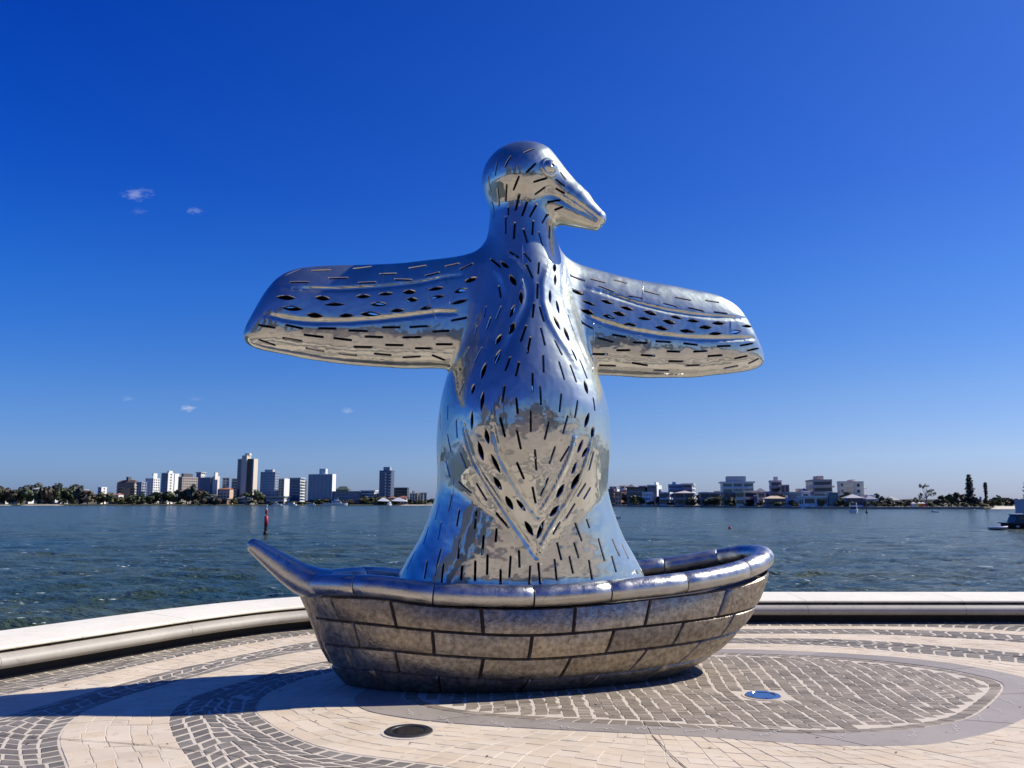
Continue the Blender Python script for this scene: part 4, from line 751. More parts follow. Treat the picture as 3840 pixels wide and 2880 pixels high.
BZ = .80
def build_bird():
    GROOVES.clear()
    for pl, dep, wid in LINES: GROOVES.append((np.array(pl).reshape(-1, 3) / 1000., dep, wid))
    for pl, dep, wid in list(LINES):
        p = np.array(pl).reshape(-1, 3) / 1000.
        if p[:, 2].max() < 4.3: GROOVES.append((p * (1, -1, 1), dep, wid))
    lo = np.array([-2.75, -.95, .68]); hi = np.array([2.75, .85, 5.35])
    f = lambda P: smax(sdf(P), BZ - P[:, 2], .01)
    v, q = surface_nets(f, lo, hi, .019)
    for _ in range(2):
        low = v[:, 2] > BZ + .02; d = sdf(v[low]); v[low] = v[low] - grad(v[low]) * d[:, None] * .8
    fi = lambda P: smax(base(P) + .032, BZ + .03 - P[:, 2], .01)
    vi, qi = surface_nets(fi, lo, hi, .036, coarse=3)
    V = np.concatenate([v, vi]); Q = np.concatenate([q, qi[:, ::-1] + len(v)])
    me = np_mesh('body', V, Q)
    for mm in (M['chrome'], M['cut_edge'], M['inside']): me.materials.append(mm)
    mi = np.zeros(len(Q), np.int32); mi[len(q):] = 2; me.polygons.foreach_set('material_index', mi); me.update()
    ob = link('body', me); cme = slot_cutters(); cme.materials.append(M['chrome']); cme.materials.append(M['cut_edge']); cme.materials.append(M['inside'])
    cme.polygons.foreach_set('material_index', np.ones(len(cme.polygons), np.int32)); co = link('cutter', cme)
    md = ob.modifiers.new('b', 'BOOLEAN'); md.operation = 'DIFFERENCE'; md.object = co; md.solver = 'MANIFOLD'
    try: md.material_mode = 'INDEX'
    except Exception: pass
    dg = bpy.context.evaluated_depsgraph_get(); ev = ob.evaluated_get(dg); nm = bpy.data.meshes.new_from_object(ev)
    print('boolean', len(me.polygons), '->', len(nm.polygons))
    ob.modifiers.clear(); old = ob.data
    if len(nm.polygons) > 1000: ob.data = nm
    bpy.data.objects.remove(co); me = ob.data
    while len(me.materials) > 3: me.materials.pop(index=3)
    # true surface normals from the distance field, so that the reflections run smoothly
    nv = len(me.vertices); P = np.zeros(nv * 3, np.float32); me.vertices.foreach_get('co', P); P = P.reshape(-1, 3).astype(float)
    G = np.concatenate([grad(P[i:i + 100000], True, .007) for i in range(0, nv, 100000)])
    nl = len(me.loops); lv = np.zeros(nl, np.int32); me.loops.foreach_get('vertex_index', lv)
    npol = len(me.polygons); mi = np.zeros(npol, np.int32); me.polygons.foreach_get('material_index', mi); lt = np.zeros(npol, np.int32); me.polygons.foreach_get('loop_total', lt)
    fn = np.zeros(npol * 3, np.float32); me.polygons.foreach_get('normal', fn); fn = fn.reshape(-1, 3); ctr = np.zeros(npol * 3, np.float32); me.polygons.foreach_get('center', ctr); ctr = ctr.reshape(-1, 3)
    lp = np.repeat(np.arange(npol), lt); LN = G[lv].copy(); flat = (mi[lp] != 0) | (ctr[lp, 2] < BZ + .03)
    LN[flat] = fn[lp[flat]]
    me.polygons.foreach_set('use_smooth', np.ones(npol, bool))
    me.normals_split_custom_set([tuple(x) for x in LN])
    me.transform(Matrix.Translation((0, 0, -BZ)))
    root = empty('bird_statue', (O[0], O[1], BZ), TH); tag(root, 'giant mirror-polished steel bird with outspread wings, covered in slits, standing in the boat', 'statue')
    ob.parent = root
    for sm in SEAMS:      # ground-down weld beads
        p = np.array(sm).reshape(-1, 3) / 1000.
        if len(p) < 3: continue
        for _ in range(3): p = p - grad(p) * sdf(p)[:, None]
        mb = MB(); mb.tube([(x, y, z - BZ) for x, y, z in p], .0038, 6); mb.obj('weld_seam', M['cut_edge'], root)
    # eyes: a domed boss, a raised ring and a small drilled pupil
    for sy, nm_ in ((1, 'near'), (-1, 'far')):
        c = np.array([[.175, -.398, 4.84]]) if sy == 1 else np.array([[.36, .16, 4.90]])
        for _ in range(6): c = c - grad(c, False) * sdf(c, False)[:, None]
        n = Vector(grad(c, False)[0]); c = Vector(c[0]); rot = n.to_track_quat('Z', 'Y').to_matrix().to_4x4()
        T = Matrix.Translation(c - Vector((0, 0, BZ))) @ rot
        mb = MB(); mb.lathe([(.104, -.04), (.104, .0), (.099, .018), (.086, .028), (.074, .023), (.070, .028), (.063, .046), (.047, .062), (.025, .070), (.0155, .071), (.0145, .06)], 28)
        e = mb.obj('eye', M['chrome'], root); e.data.transform(T)
        mb = MB(); mb.lathe([(.0145, .05), (.0145, .064)], 12, smooth=False); p = mb.obj('pupil', M['inside'], e); p.data.transform(T)
    return root
bird = build_bird()

# ------------------------------------------------------------------ the boat
LEV = [  # xb, xs, half beam, z(x) table
 (-2.06, 2.53, .87, [(-2.06, .79), (-1.49, .80), (-.93, .74), (-.1, .715), (.91, .76), (1.75, .81), (2.3, .885), (2.53, .935)]),
 (-1.96, 2.36, .90, [(-1.96, .60), (-1.49, .585), (-.92, .54), (-.13, .50), (.92, .535), (1.7, .565), (2.36, .61)]),
 (-1.875, 2.185, .865, [(-1.87, .375), (-1.48, .375), (-.91, .34), (-.12, .30), (.93, .335), (1.6, .36), (2.18, .40)]),
 (-1.765, 1.90, .79, [(-1.76, .17), (-1.4, .18), (-.9, .155), (-.1, .118), (.96, .14), (1.88, .17)]),
 (-1.62, 1.60, .66, [(-1.7, .0), (-1, .0), (0, .0), (1, .0), (1.6, .025)]),
]
LZ = [_tab([(a, b) for a, b in l[3]]) for l in LEV]
def level_pt(k, t):
    xb, xs, b, _ = LEV[k]; c = math.cos(t); s = math.sin(t)
    bow = (1 + c) / 2                                    # t = 0 is the bow
    x = (xb + xs) / 2 - (xs - xb) / 2 * c
    e = 1.35 * bow + .80 * (1 - bow)
    y = -b * math.copysign(abs(s) ** e, s)
    return Vector((x, y, float(np.interp(x, LZ[k][0], LZ[k][1]))))
def hull_pt(t, v):
    v = min(max(v, 0.0), 4.0); k = min(int(v), 3); f = v - k
    P = [level_pt(min(max(j, 0), 4), t) for j in (k - 1, k, k + 1, k + 2)]
    if k == 0: P[0] = P[1] * 2 - P[2]
    if k == 3: P[3] = P[2] * 2 - P[1]
    a, b, c, d = P
    return .5 * ((2 * b) + (c - a) * f + (2 * a - 5 * b + 4 * c - d) * f * f + (-a + 3 * b - 3 * c + d) * f ** 3)
def hull_n(t, v):
    e = .01; a = hull_pt(t + e, v) - hull_pt(t - e, v); b = hull_pt(t, min(v + e, 4)) - hull_pt(t, max(v - e, 0)); n = b.cross(a)
    if n.length < 1e-9: n = Vector((-math.cos(t), -math.sin(t), 0))
    n.normalize(); ref_ = Vector((-math.cos(t), -math.sin(t), -.2))
    return n if n.dot(ref_) > 0 else -n
def t_of_x(k, x, side):
    xb, xs = LEV[k][:2]; c = ((xb + xs) / 2 - x) / ((xs - xb) / 2); t = math.acos(max(-1, min(1, c))); return t if side > 0 else 2 * math.pi - t
boat = empty('stone_boat', (O[0], O[1], 0), TH); tag(boat, 'cast metal boat with brick-like planked hull, thick rolled rim and upturned horn-shaped bow', 'boat')
boat['label'] = 'cast metal boat sculpture with brick-like hull, thick rolled rim and horn-shaped bow'
def hull_mat(name, c1, c2, rgh, rnd_cols):
    m = mat(name, c1, rgh, metal=.88, noise=(22, c2, .2), bump=(48, .6, .007), rnoise=(6, rgh - .08, rgh + .12), obj_random=rnd_cols)
    return m
M['hull'] = hull_mat('cast_plank_metal', (.19, .165, .13), (.55, .49, .40), .38, [(.62, .62, .65), (1.0, 1.0, 1.0), (.78, .75, .72), (1.15, 1.12, 1.06), (.9, .92, .96)])
M['rim'] = mat('worn_rim_metal', (.42, .41, .38), .32, metal=.95, noise=(9, (.62, .61, .57), .25), bump=(40, .45, .006), rnoise=(9, .24, .42))
M['hull_dark'] = mat('hull_joint', (.055, .045, .038), .8, metal=.3)
# backing shell
mb = MB(); nt_, nv_ = 96, 16
vs = []
for i in range(nt_):
    t = 2 * math.pi * i / nt_
    for j in range(nv_ + 1):
        v = 4 * j / nv_; p = hull_pt(t, v) - hull_n(t, v) * .024; p.z = max(p.z, .002); vs.append(p)
fs = [(i * (nv_ + 1) + j, ((i + 1) % nt_) * (nv_ + 1) + j, ((i + 1) % nt_) * (nv_ + 1) + j + 1, i * (nv_ + 1) + j + 1) for i in range(nt_) for j in range(nv_)]
fs.append([i * (nv_ + 1) + nv_ for i in range(nt_)]); mb.add(vs, fs, 0, True)
sh = mb.obj('hull_shell', M['hull_dark'], boat); bm = bmesh.new(); bm.from_mesh(sh.data); bmesh.ops.recalc_face_normals(bm, faces=bm.faces); bm.to_mesh(sh.data); bm.free()
def plank(t0, t1, v0, v1, bulge=.0):
    """one cast block of the hull: raised face, rounded edges, slightly uneven"""
    L = (hull_pt(t1, (v0 + v1) / 2) - hull_pt(t0, (v0 + v1) / 2)).length
    nu, nw = max(4, int((t1 - t0) / .055)), 4
    us = [0, .008 / max(L, .05)] + [i / nu for i in range(1, nu)] + [1 - .008 / max(L, .05), 1]; us = sorted(us)
    ws = [0, .04] + [i / nw for i in range(1, nw)] + [.96, 1]
    vs = []; a, b = len(us), len(ws); w_ = rnd.uniform(-.003, .003); w2 = rnd.uniform(-.003, .003)
    for i, u in enumerate(us):
        for j, w in enumerate(ws):
            t = t0 + (t1 - t0) * u; v = v0 + (v1 - v0) * w; e = (i in (0, a - 1)) or (j in (0, b - 1)); e2 = (i in (1, a - 2)) or (j in (1, b - 2))
            off = -.022 if e else (-.003 if e2 else .001 + .004 * math.sin(u * 3.14) * math.sin(w * 3.14)) + w_ * (u - .5) + w2 * (w - .5)
            p = hull_pt(t, v) + hull_n(t, v) * off; p.z = max(p.z, .001); vs.append(p)
    fs = [(i * b + j, i * b + j + 1, (i + 1) * b + j + 1, (i + 1) * b + j) for i in range(a - 1) for j in range(b - 1)]
    mb = MB(); mb.add(vs, fs, 0, True); o = mb.obj('hull_plank', M['hull'], boat)
    me = o.data; c = me.polygons[len(me.polygons) // 2]
    tm, vm = (t0 + t1) / 2, (v0 + v1) / 2
    if c.normal.dot(hull_n(tm, vm)) < 0: me.flip_normals()
    me.set_sharp_from_angle(angle=R(50))
ROWS = [[-1.80, -1.31, -.57, .24, .95, 1.78], [-1.60, -.97, -.15, .58, 1.28, 1.88], [-1.66, -1.26, -.55, .20, .92, 1.50], [-1.42, -.90, -.15, .48, 1.15]]
for k, xs_ in enumerate(ROWS):
    near = [t_of_x(k + .0 if False else k, x, 1) for x in xs_]; far = [t_of_x(k, x + .12, -1) for x in xs_][::-1]
    cuts = near + far; cuts = cuts + [cuts[0] + 2 * math.pi]
    if k < 3:   # the stem post takes the bow
        stem = .20; cuts = [stem] + near + far + [2 * math.pi - stem]
    for a_, b_ in zip(cuts, cuts[1:]):
        g = .0034 / .8; gv = .023
        if b_ - a_ > .05: plank(a_ + g, b_ - g, k + (.02 if k == 0 else gv), k + 1 - (gv if k < 3 else 0.0))
plank(-.19, .19, .02, 2.96)
# rim: thick rolled gunwale in cast lengths
def rim_c(t):
    p = level_pt(0, t); x = p.x; up = .096 + .045 * max(0, (x - 1.0) / 1.5) ** 1.5; inn = Vector((0.0, 0, 0))
    c = Vector((p.x, p.y, p.z + up)); n = Vector((-math.cos(t), -math.sin(t) * 2, 0)).normalized(); return c - n * .055
def ring_tube(name, t0, t1, mtl, rz=.094, rx=.100, bow0=None):
    n = max(4, int((t1 - t0) / .06)); k = 18; vs = []
    for i in range(n + 1):
        u = i / n; t = t0 + (t1 - t0) * u; c = rim_c(t); tt = (rim_c(t + .01) - rim_c(t - .01)).normalized()
        side = tt.cross(Vector((0, 0, 1))).normalized(); up = side.cross(tt)
        s = 1.0
        for j in range(k):
            q = 2 * math.pi * j / k; vs.append(c + side * (math.cos(q) * rx) + up * (math.sin(q) * rz))
    # rounded ends
    def endring(base_i, dirn):
        out = []
        c = rim_c(t0 if base_i == 0 else t1)
        for sc, push in ((.985, .002), (.95, .004)): out.append([c + (vs[base_i * k + j] - c) * sc + dirn * push for j in range(k)])
        return out
    tt0 = (rim_c(t0 + .01) - rim_c(t0)).normalized(); tt1 = (rim_c(t1) - rim_c(t1 - .01)).normalized()
    a = endring(0, -tt0); b = endring(n, tt1); allr = [a[1], a[0]] + [vs[i * k:(i + 1) * k] for i in range(n + 1)] + [b[0], b[1]]
    V = [p for r in allr for p in r]; m = len(allr)
    fs = [(i * k + j, i * k + (j + 1) % k, (i + 1) * k + (j + 1) % k, (i + 1) * k + j) for i in range(m - 1) for j in range(k)] + [tuple(range(k)), tuple((m - 1) * k + j for j in range(k))]
    mb = MB(); mb.add(V, fs, 0, True); o = mb.obj(name, mtl, boat)
    bm = bmesh.new(); bm.from_mesh(o.data); bmesh.ops.recalc_face_normals(bm, faces=bm.faces); bm.to_mesh(o.data); bm.free()
    o.data.set_sharp_from_angle(angle=R(50)); return o
near = [t_of_x(0, x, 1) for x in (-1.60, -.96, -.13, .56, 1.32, 2.05)]; far = [t_of_x(0, x, -1) for x in (-1.5, -.75, .05, .8, 1.75, 2.3)][::-1]
cuts = [.30] + near + far + [2 * math.pi - .30]
for a_, b_ in zip(cuts, cuts[1:]): ring_tube('rim_segment', a_ + .0042, b_ - .0042, M['rim'])
# upturned horn at the bow
c0 = (rim_c(.30) + rim_c(-.30)) / 2
pts = [Vector((-1.80, 0, .86)), Vector((-1.92, 0, .885)), Vector((-2.04, 0, .935)), Vector((-2.16, 0, 1.01)), Vector((-2.28, 0, 1.095)), Vector((-2.39, 0, 1.175)), Vector((-2.46, 0, 1.225)), Vector((-2.492, 0, 1.248)), Vector((-2.505, 0, 1.257))]
rr_ = [.15, .142, .130, .112, .092, .073, .060, .046, .022]
mb = MB(); vs = []; k = 20
for i, (p, r0) in enumerate(zip(pts, rr_)):
    tt = (pts[min(i + 1, len(pts) - 1)] - pts[max(i - 1, 0)]).normalized(); side = Vector((0, 1, 0)); up = tt.cross(side); up = up if up.z > 0 else -up
    wide = r0 * (1.9 if i == 0 else 1.6 if i == 1 else 1.15 if i == 2 else 1.0)
    for j in range(k):
        q = 2 * math.pi * j / k; vs.append(p + side * math.cos(q) * wide + up * math.sin(q) * r0 * (1.0 if math.sin(q) > 0 else 1.08))
n = len(pts); mb.add(vs, [(i * k + j, i * k + (j + 1) % k, (i + 1) * k + (j + 1) % k, (i + 1) * k + j) for i in range(n - 1) for j in range(k)] + [tuple(range(k)), tuple((n - 1) * k + j for j in range(k))], 0, True)
o = mb.obj('bow_horn', M['rim'], boat); bm = bmesh.new(); bm.from_mesh(o.data); bmesh.ops.recalc_face_normals(bm, faces=bm.faces); bm.to_mesh(o.data); bm.free(); o.data.set_sharp_from_angle(angle=R(55))
# deck inside
mb = MB(); k = 72; dk = [level_pt(0, 2 * math.pi * i / k) for i in range(k)]
mb.add([(0.2, 0, .745)] + [(p.x * .975, p.y * .96, max(.735, p.z - .06)) for p in dk], [(0, 1 + i, 1 + (i + 1) % k) for i in range(k)], 0, True)
o = mb.obj('deck', mat('dark_deck', (.10, .085, .07), .6, metal=.6, bump=(20, .4, .006)), boat)
if o.data.polygons[0].normal.z < 0: o.data.flip_normals()

# ------------------------------------------------------------------ far bank
LAND = WZ + .9
SHORE = [(-1500, 955), (-900, 955), (0, 955), (600, 950), (1200, 950), (1600, 945), (2000, 900), (2230, 760), (2420, 640), (2620, 560), (2820, 490), (3040, 430), (3300, 412), (3600, 402), (3840, 398), (4300, 392), (5200, 380)]
def shore_y(px): return float(np.interp(px, [p[0] for p in SHORE], [p[1] for p in SHORE]))
def build_land():
    mb = MB(); vs = []; fs = []; pxs = list(range(-1500, 5201, 40)); prof = [(0, WZ - .6), (0.0, WZ + .05), (.6, WZ + .75), (2.5, LAND), (30, LAND + .3), (90, LAND + 1.0), (200, LAND + 3), (330, LAND + 6), (900, LAND + 8)]
    for px in pxs:
        Y = shore_y(px); lift = 1.6 if px < 480 else 1.0 if px < 1000 else .55
        for d, z in prof:
            zz = z if d < 60 else LAND + (z - LAND) * lift; x, y, _ = at(px, Y + d); vs.append((x, y, zz))
    k = len(prof); fs = [(i * k + j, (i + 1) * k + j, (i + 1) * k + j + 1, i * k + j + 1) for i in range(len(pxs) - 1) for j in range(k - 1)]
    mb.add(vs, fs, 0, True)
    o = mb.obj('far_bank', mat('bank_grass', (.075, .085, .03), .9, noise=(.03, (.14, .12, .07), .2))); o['kind'] = 'structure'
    mb = MB(); vs = []; pxs = list(range(2236, 3700, 12))       # low revetment wall along the right-hand bank
    for px in pxs:
        Y = shore_y(px) - .5
        for d, z in ((0, WZ - .5), (0, WZ + .45), (.1, WZ + .95), (1.6, WZ + .98), (2.2, WZ + .9), (5.5, WZ + 1.0)): vs.append((at(px, Y + d)[0], Y + d, z + .06 * math.sin(px * .37)))
    mb.add(vs, [(i * 6 + j, (i + 1) * 6 + j, (i + 1) * 6 + j + 1, i * 6 + j + 1) for i in range(len(pxs) - 1) for j in range(5)])
    o = mb.obj('river_wall', mat('river_wall_stone', (.16, .145, .12), .9, noise=(.8, (.36, .33, .28), .3, (1, 1, 2)))); o['kind'] = 'structure'
    for a, b, h, w in ((-60, 46, .8, 6), (78, 240, .9, 7), (1500, 1640, .9, 6), (3712, 3900, 1.15, 4.5), (1020, 1120, .35, 3)):
        mb = MB(); vs = []; n = 30
        for i in range(n + 1):
            px = a + (b - a) * i / n; Y = shore_y(px) - 1.2; t = min(1, 8 * min(i / n, 1 - i / n) + .15)
            for d, z in ((-2.5, WZ - .1), (0, WZ + .25 * t), (w * .6, WZ + h * t), (w * 1.3, WZ + h * t + .15)): vs.append((at(px, Y + d)[0], Y + d, z))
        mb.add(vs, [(i * 4 + j, (i + 1) * 4 + j, (i + 1) * 4 + j + 1, i * 4 + j + 1) for i in range(n) for j in range(3)], 0, True)
        o = mb.obj('beach', mat('pale_sand', (.62, .55, .44), .9, noise=(.5, (.70, .63, .52), .3))); o['kind'] = 'structure'
build_land()

WC = {}
def wmat(c, rough=.8):
    k = (c, rough)
    if k not in WC: WC[k] = mat('render_%d' % len(WC), c, rough, noise=(.25, tuple(min(1, v * 1.12) for v in c), .3, (1, 1, .35)))
    return WC[k]
GL = [mat('dark_window_glass', (.02, .03, .045), .15, spec=.8), mat('blue_window_glass', (.05, .12, .20), .12, spec=.9), mat('teal_window_glass', (.10, .17, .17), .2, spec=.8)]
WHITE = (.74, .73, .70); CREAM = (.62, .55, .43); BRICK = (.34, .16, .10); BROWN = (.17, .115, .085); GREY = (.30, .29, .28); DGREY = (.10, .10, .11); TAN = (.42, .34, .25); ORANGE = (.50, .20, .11); BLUEG = (.10, .15, .22); PALE = (.48, .47, .45)
def building(label, x0, x1, ytop, Y, f=.25, ang=16, wall=WHITE, front='grid', side='blank', sidecol=None, glass=0, core=None, roof=None, name='apartment_building', cat='building', fh=3.1, group='buildings on the far bank', corecol=None, base=None, balcol=None):
    """x0, x1, ytop: how wide and high the block stands seen from the quay; f: share of its right flank"""
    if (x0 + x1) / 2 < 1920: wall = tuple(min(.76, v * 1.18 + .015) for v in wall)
    b = math.atan2(((x0 + x1) / 2 - 1920) / 3105, 1.0); PW = (x1 - x0) / 3105 * Y * math.cos(b) * 1.0; ae = R(ang) - b
    if ang < 0: ae = -(R(-ang)) - b
    sgn = 1 if ae >= 0 else -1; ae_ = max(abs(ae), .12)
    W = (1 - f) * PW / math.cos(ae_); D = max(f * PW / math.sin(ae_), 9.0) if f > 0 else 14.0
    if f == 0: D = 12.0; W = PW / math.cos(ae_)
    D = min(D, 38)
    H = hgt(ytop, Y) - LAND; cx, cy, _ = at((x0 + x1) / 2, Y); base_z = LAND if base is None else base
    H = hgt(ytop, Y) - base_z
    e = empty(name, (cx, cy + D * .5, base_z), -R(ang)); tag(e, label, cat, group)
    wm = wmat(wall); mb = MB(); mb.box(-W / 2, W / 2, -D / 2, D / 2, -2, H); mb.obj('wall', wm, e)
    if sidecol: mb = MB(); mb.box(W / 2 - .4, W / 2 + .12, -D / 2 - .08, D / 2 + .08, -2, H + .1); mb.obj('side_wall', wmat(sidecol), e)  # flank's own colour plus sunlight put into it, paler than the shaded front
    nf = max(1, int(H / fh)); fh = H / nf; g = MB(); sl = MB(); off = .10
    def face(style, L, kind):
        for i in range(nf):
            z0, z1 = i * fh + fh * .30, i * fh + fh * .78
            if style == 'blank': return
            if style == 'band': segs = [(-L / 2 + .5, L / 2 - .5)]
            elif style == 'balc':
                n = max(1, int(L / 6)); segs = [(-L / 2 + L * j / n + .7, -L / 2 + L * (j + 1) / n - .5) for j in range(n)]; z0, z1 = i * fh + fh * .36, i * fh + fh * .86
            elif style == 'strip':
                n = max(2, int(L / 4.5)); segs = [(-L / 2 + L * (j + .25) / n, -L / 2 + L * (j + .75) / n) for j in range(n)]; z0, z1 = i * fh + .25, i * fh + fh - .25
            elif style == 'slot': segs = [(-L * .12, L * .12)]
            else:
                n = max(1, int(L / 3.3)); segs = [(-L / 2 + L * (j + .24) / n, -L / 2 + L * (j + .76) / n) for j in range(n)]
            for s0, s1 in segs:
                if kind == 'f': g.box(s0, s1, -D / 2 - off, -D / 2 + .3, z0, z1, bottom=False)
                elif kind == 'r': g.box(W / 2 - .3, W / 2 + off + .1, s0, s1, z0, z1, bottom=False)
                elif kind == 'l': g.box(-W / 2 - off, -W / 2 + .3, s0, s1, z0, z1, bottom=False)
            if style == 'balc':
                if kind == 'f':
                    sl.box(-L / 2 + .3, L / 2 - .3, -D / 2 - 1.5, -D / 2 - .02, i * fh - .12, i * fh + .12); sl.box(-L / 2 + .3, L / 2 - .3, -D / 2 - 1.5, -D / 2 - 1.38, i * fh + .12, i * fh + .85)
                elif kind == 'r':
                    sl.box(W / 2 + .14, W / 2 + 1.5, -L / 2 + .3, L / 2 - .3, i * fh - .12, i * fh + .12); sl.box(W / 2 + 1.38, W / 2 + 1.5, -L / 2 + .3, L / 2 - .3, i * fh + .12, i * fh + .85)
    face(front, W, 'f'); face(side, D, 'r'); face('grid' if side == 'blank' else side, D, 'l')
    if g.v: g.obj('windows', GL[glass], e, 'stuff')
    if sl.v: sl.obj('balconies', wmat(balcol or WHITE), e, 'stuff')
    if roof is None:
        mb = MB()
        for a in ((-W / 2 - .2, W / 2 + .2, -D / 2 - .2, -D / 2 + .15), (-W / 2 - .2, W / 2 + .2, D / 2 - .15, D / 2 + .2), (-W / 2 - .2, -W / 2 + .15, -D / 2 + .15, D / 2 - .15), (W / 2 - .15, W / 2 + .2, -D / 2 + .15, D / 2 - .15)): mb.box(*a, H + .02, H + .7)
        mb.obj('parapet', wmat(sidecol or wall), e)
    elif roof[0] == 'hip':
        h = roof[2] * .62; mb = MB(); o_ = .6
        mb.add([(-W / 2 - o_, -D / 2 - o_, H + .02), (W / 2 + o_, -D / 2 - o_, H + .02), (W / 2 + o_, D / 2 + o_, H + .02), (-W / 2 - o_, D / 2 + o_, H + .02), (-W / 2 + D * .4, 0, H + h), (W / 2 - D * .4, 0, H + h)] if W > D * .9 else
               [(-W / 2 - o_, -D / 2 - o_, H + .02), (W / 2 + o_, -D / 2 - o_, H + .02), (W / 2 + o_, D / 2 + o_, H + .02), (-W / 2 - o_, D / 2 + o_, H + .02), (-.1, 0, H + h), (.1, 0, H + h)],
               [(0, 1, 5, 4), (1, 2, 5), (2, 3, 4, 5), (3, 0, 4), (3, 2, 1, 0)]); mb.obj('roof', wmat(roof[1]), e)
    elif roof[0] == 'flat':
        mb = MB(); mb.box(-W / 2 - 1.2, W / 2 + 1.2, -D / 2 - 1.2, D / 2 + 1.2, H + .02, H + .9); mb.obj('roof', wmat(roof[1]), e)
    if core:   # (fraction centre, fraction width, extra height)
        for c, w, h in (core if isinstance(core, list) else [core]):
            mb = MB(); mb.box(-W / 2 + W * (c - w / 2), -W / 2 + W * (c + w / 2), -D * .3, D * .3, H + .03, H + h); mb.obj('plant_room', wmat(corecol or sidecol or wall), e)
    return e, W, D, H

F = 'far bank'
B_ = building
# ---- left shore
B_('small white house among the trees at the far left end of the shore', 93, 111, 1845, 1010, .4, 10, WHITE, 'grid', sidecol=WHITE, name='house', roof=('hip', (.3, .2, .16), 2))
B_('low red-roofed house with pale gable behind the beach, leftmost on the shore', 30, 62, 1868, 975, .3, 14, CREAM, 'grid', name='house', roof=('hip', (.36, .13, .08), 4), base=LAND)
B_('pale low flat roofed house left of the red-roofed house by the beach', -10, 24, 1864, 985, .3, 14, PALE, 'band', name='house', roof=('flat', WHITE))
B_('dark grey broad apartment block with balconies among trees, near the left edge', 140, 186, 1838, 1000, .25, 12, (.13, .13, .15), 'balc', 'grid', glass=0, roof=('hip', (.16, .14, .13), 4))
B_('grey hall with a curved pale roof before tall dark trees near the left edge', 118, 150, 1836, 1040, .1, 10, GREY, 'band', name='hall', roof=('hip', (.42, .41, .40), 3.5))
B_('small white cubic house right of the dark balcony block near the left edge', 188, 216, 1846, 1000, .5, 14, WHITE, 'grid', sidecol=WHITE, name='house')
B_('pair of low white garden rooms between trees, left of the long pale roof', 231, 250, 1851, 990, .5, 10, WHITE, 'grid', sidecol=WHITE, name='house')
B_('long low dark building under a thin pale roof, left of the slim white block', 262, 312, 1840, 1000, .12, 10, DGREY, 'band', roof=('flat', PALE), name='low_building')
B_('slim six storey white block standing alone left of the brown hotel', 356, 390, 1830, 990, .6, 12, (.55, .56, .58), 'grid', 'slot', sidecol=WHITE)
B_('low red-tiled house with white gables below the slim white block', 404, 428, 1858, 975, .4, 10, WHITE, 'grid', name='house', roof=('hip', (.33, .12, .08), 3))
B_('white gabled villa with red roof beside the brown hotel', 426, 450, 1856, 978, .4, 10, WHITE, 'grid', sidecol=WHITE, name='house', roof=('hip', (.35, .14, .09), 3))
B_('brown-roofed hotel block with white balcony bays, leftmost large building', 430, 512, 1812, 1010, .2, 14, BROWN, 'balc', 'grid', sidecol=CREAM, roof=('hip', (.10, .055, .045), 5), core=(.5, .12, 7), corecol=DGREY, balcol=(.30, .24, .19))
B_('narrow slate-blue block squeezed between brown hotel and white stepped block', 508, 534, 1812, 1000, .3, 14, (.22, .26, .33), 'strip', 'grid')
B_('white stepped apartment block with lift tower behind the dark trees', 532, 586, 1798, 1060, .45, 12, WHITE, 'grid', 'grid', sidecol=WHITE, core=(.75, .14, 7))
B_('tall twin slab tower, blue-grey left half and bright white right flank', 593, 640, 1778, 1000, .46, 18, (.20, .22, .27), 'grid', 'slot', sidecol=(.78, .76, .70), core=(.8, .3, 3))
B_('small white tower just behind the twin slab tower', 636, 660, 1781, 1080, .6, 14, WHITE, 'blank', 'blank', sidecol=WHITE)
B_('brownish grey slab with closely spaced windows and a dark rooftop room', 648, 722, 1793, 1020, .8, 22, (.14, .12, .12), 'grid', 'grid', sidecol=(.36, .31, .27), core=(.2, .5, 5), corecol=DGREY)
B_('slim navy tower with white rim, behind the grey slab', 728, 757, 1776, 1120, .4, 14, (.12, .12, .22), 'blank', 'grid', sidecol=WHITE, roof=('flat', (.5, .52, .55)))
B_('dark blue block joined to a bright cream stair tower', 748, 792, 1795, 1000, .1, 16, (.09, .11, .17), 'grid', 'blank', glass=1)
B_('bright cream windowless stair tower beside the dark blue block', 790, 812, 1790, 1000, .6, 16, (.70, .63, .54), 'blank', 'blank', sidecol=(.76, .69, .58), core=(.4, .5, 5), name='stair_tower')
B_('cream apartment block with pale bays left of the tallest tower', 812, 846, 1796, 1010, .3, -20, CREAM, 'grid', 'grid', sidecol=CREAM)
B_('second cream apartment block, touching the left side of the tallest tower', 848, 880, 1799, 1010, .3, -20, (.58, .52, .42), 'balc', 'grid', sidecol=CREAM)
B_('low terrace with terracotta roofs in front of the cream blocks', 808, 872, 1836, 985, .3, 12, (.50, .36, .26), 'grid', name='terrace', roof=('hip', (.38, .15, .08), 3))
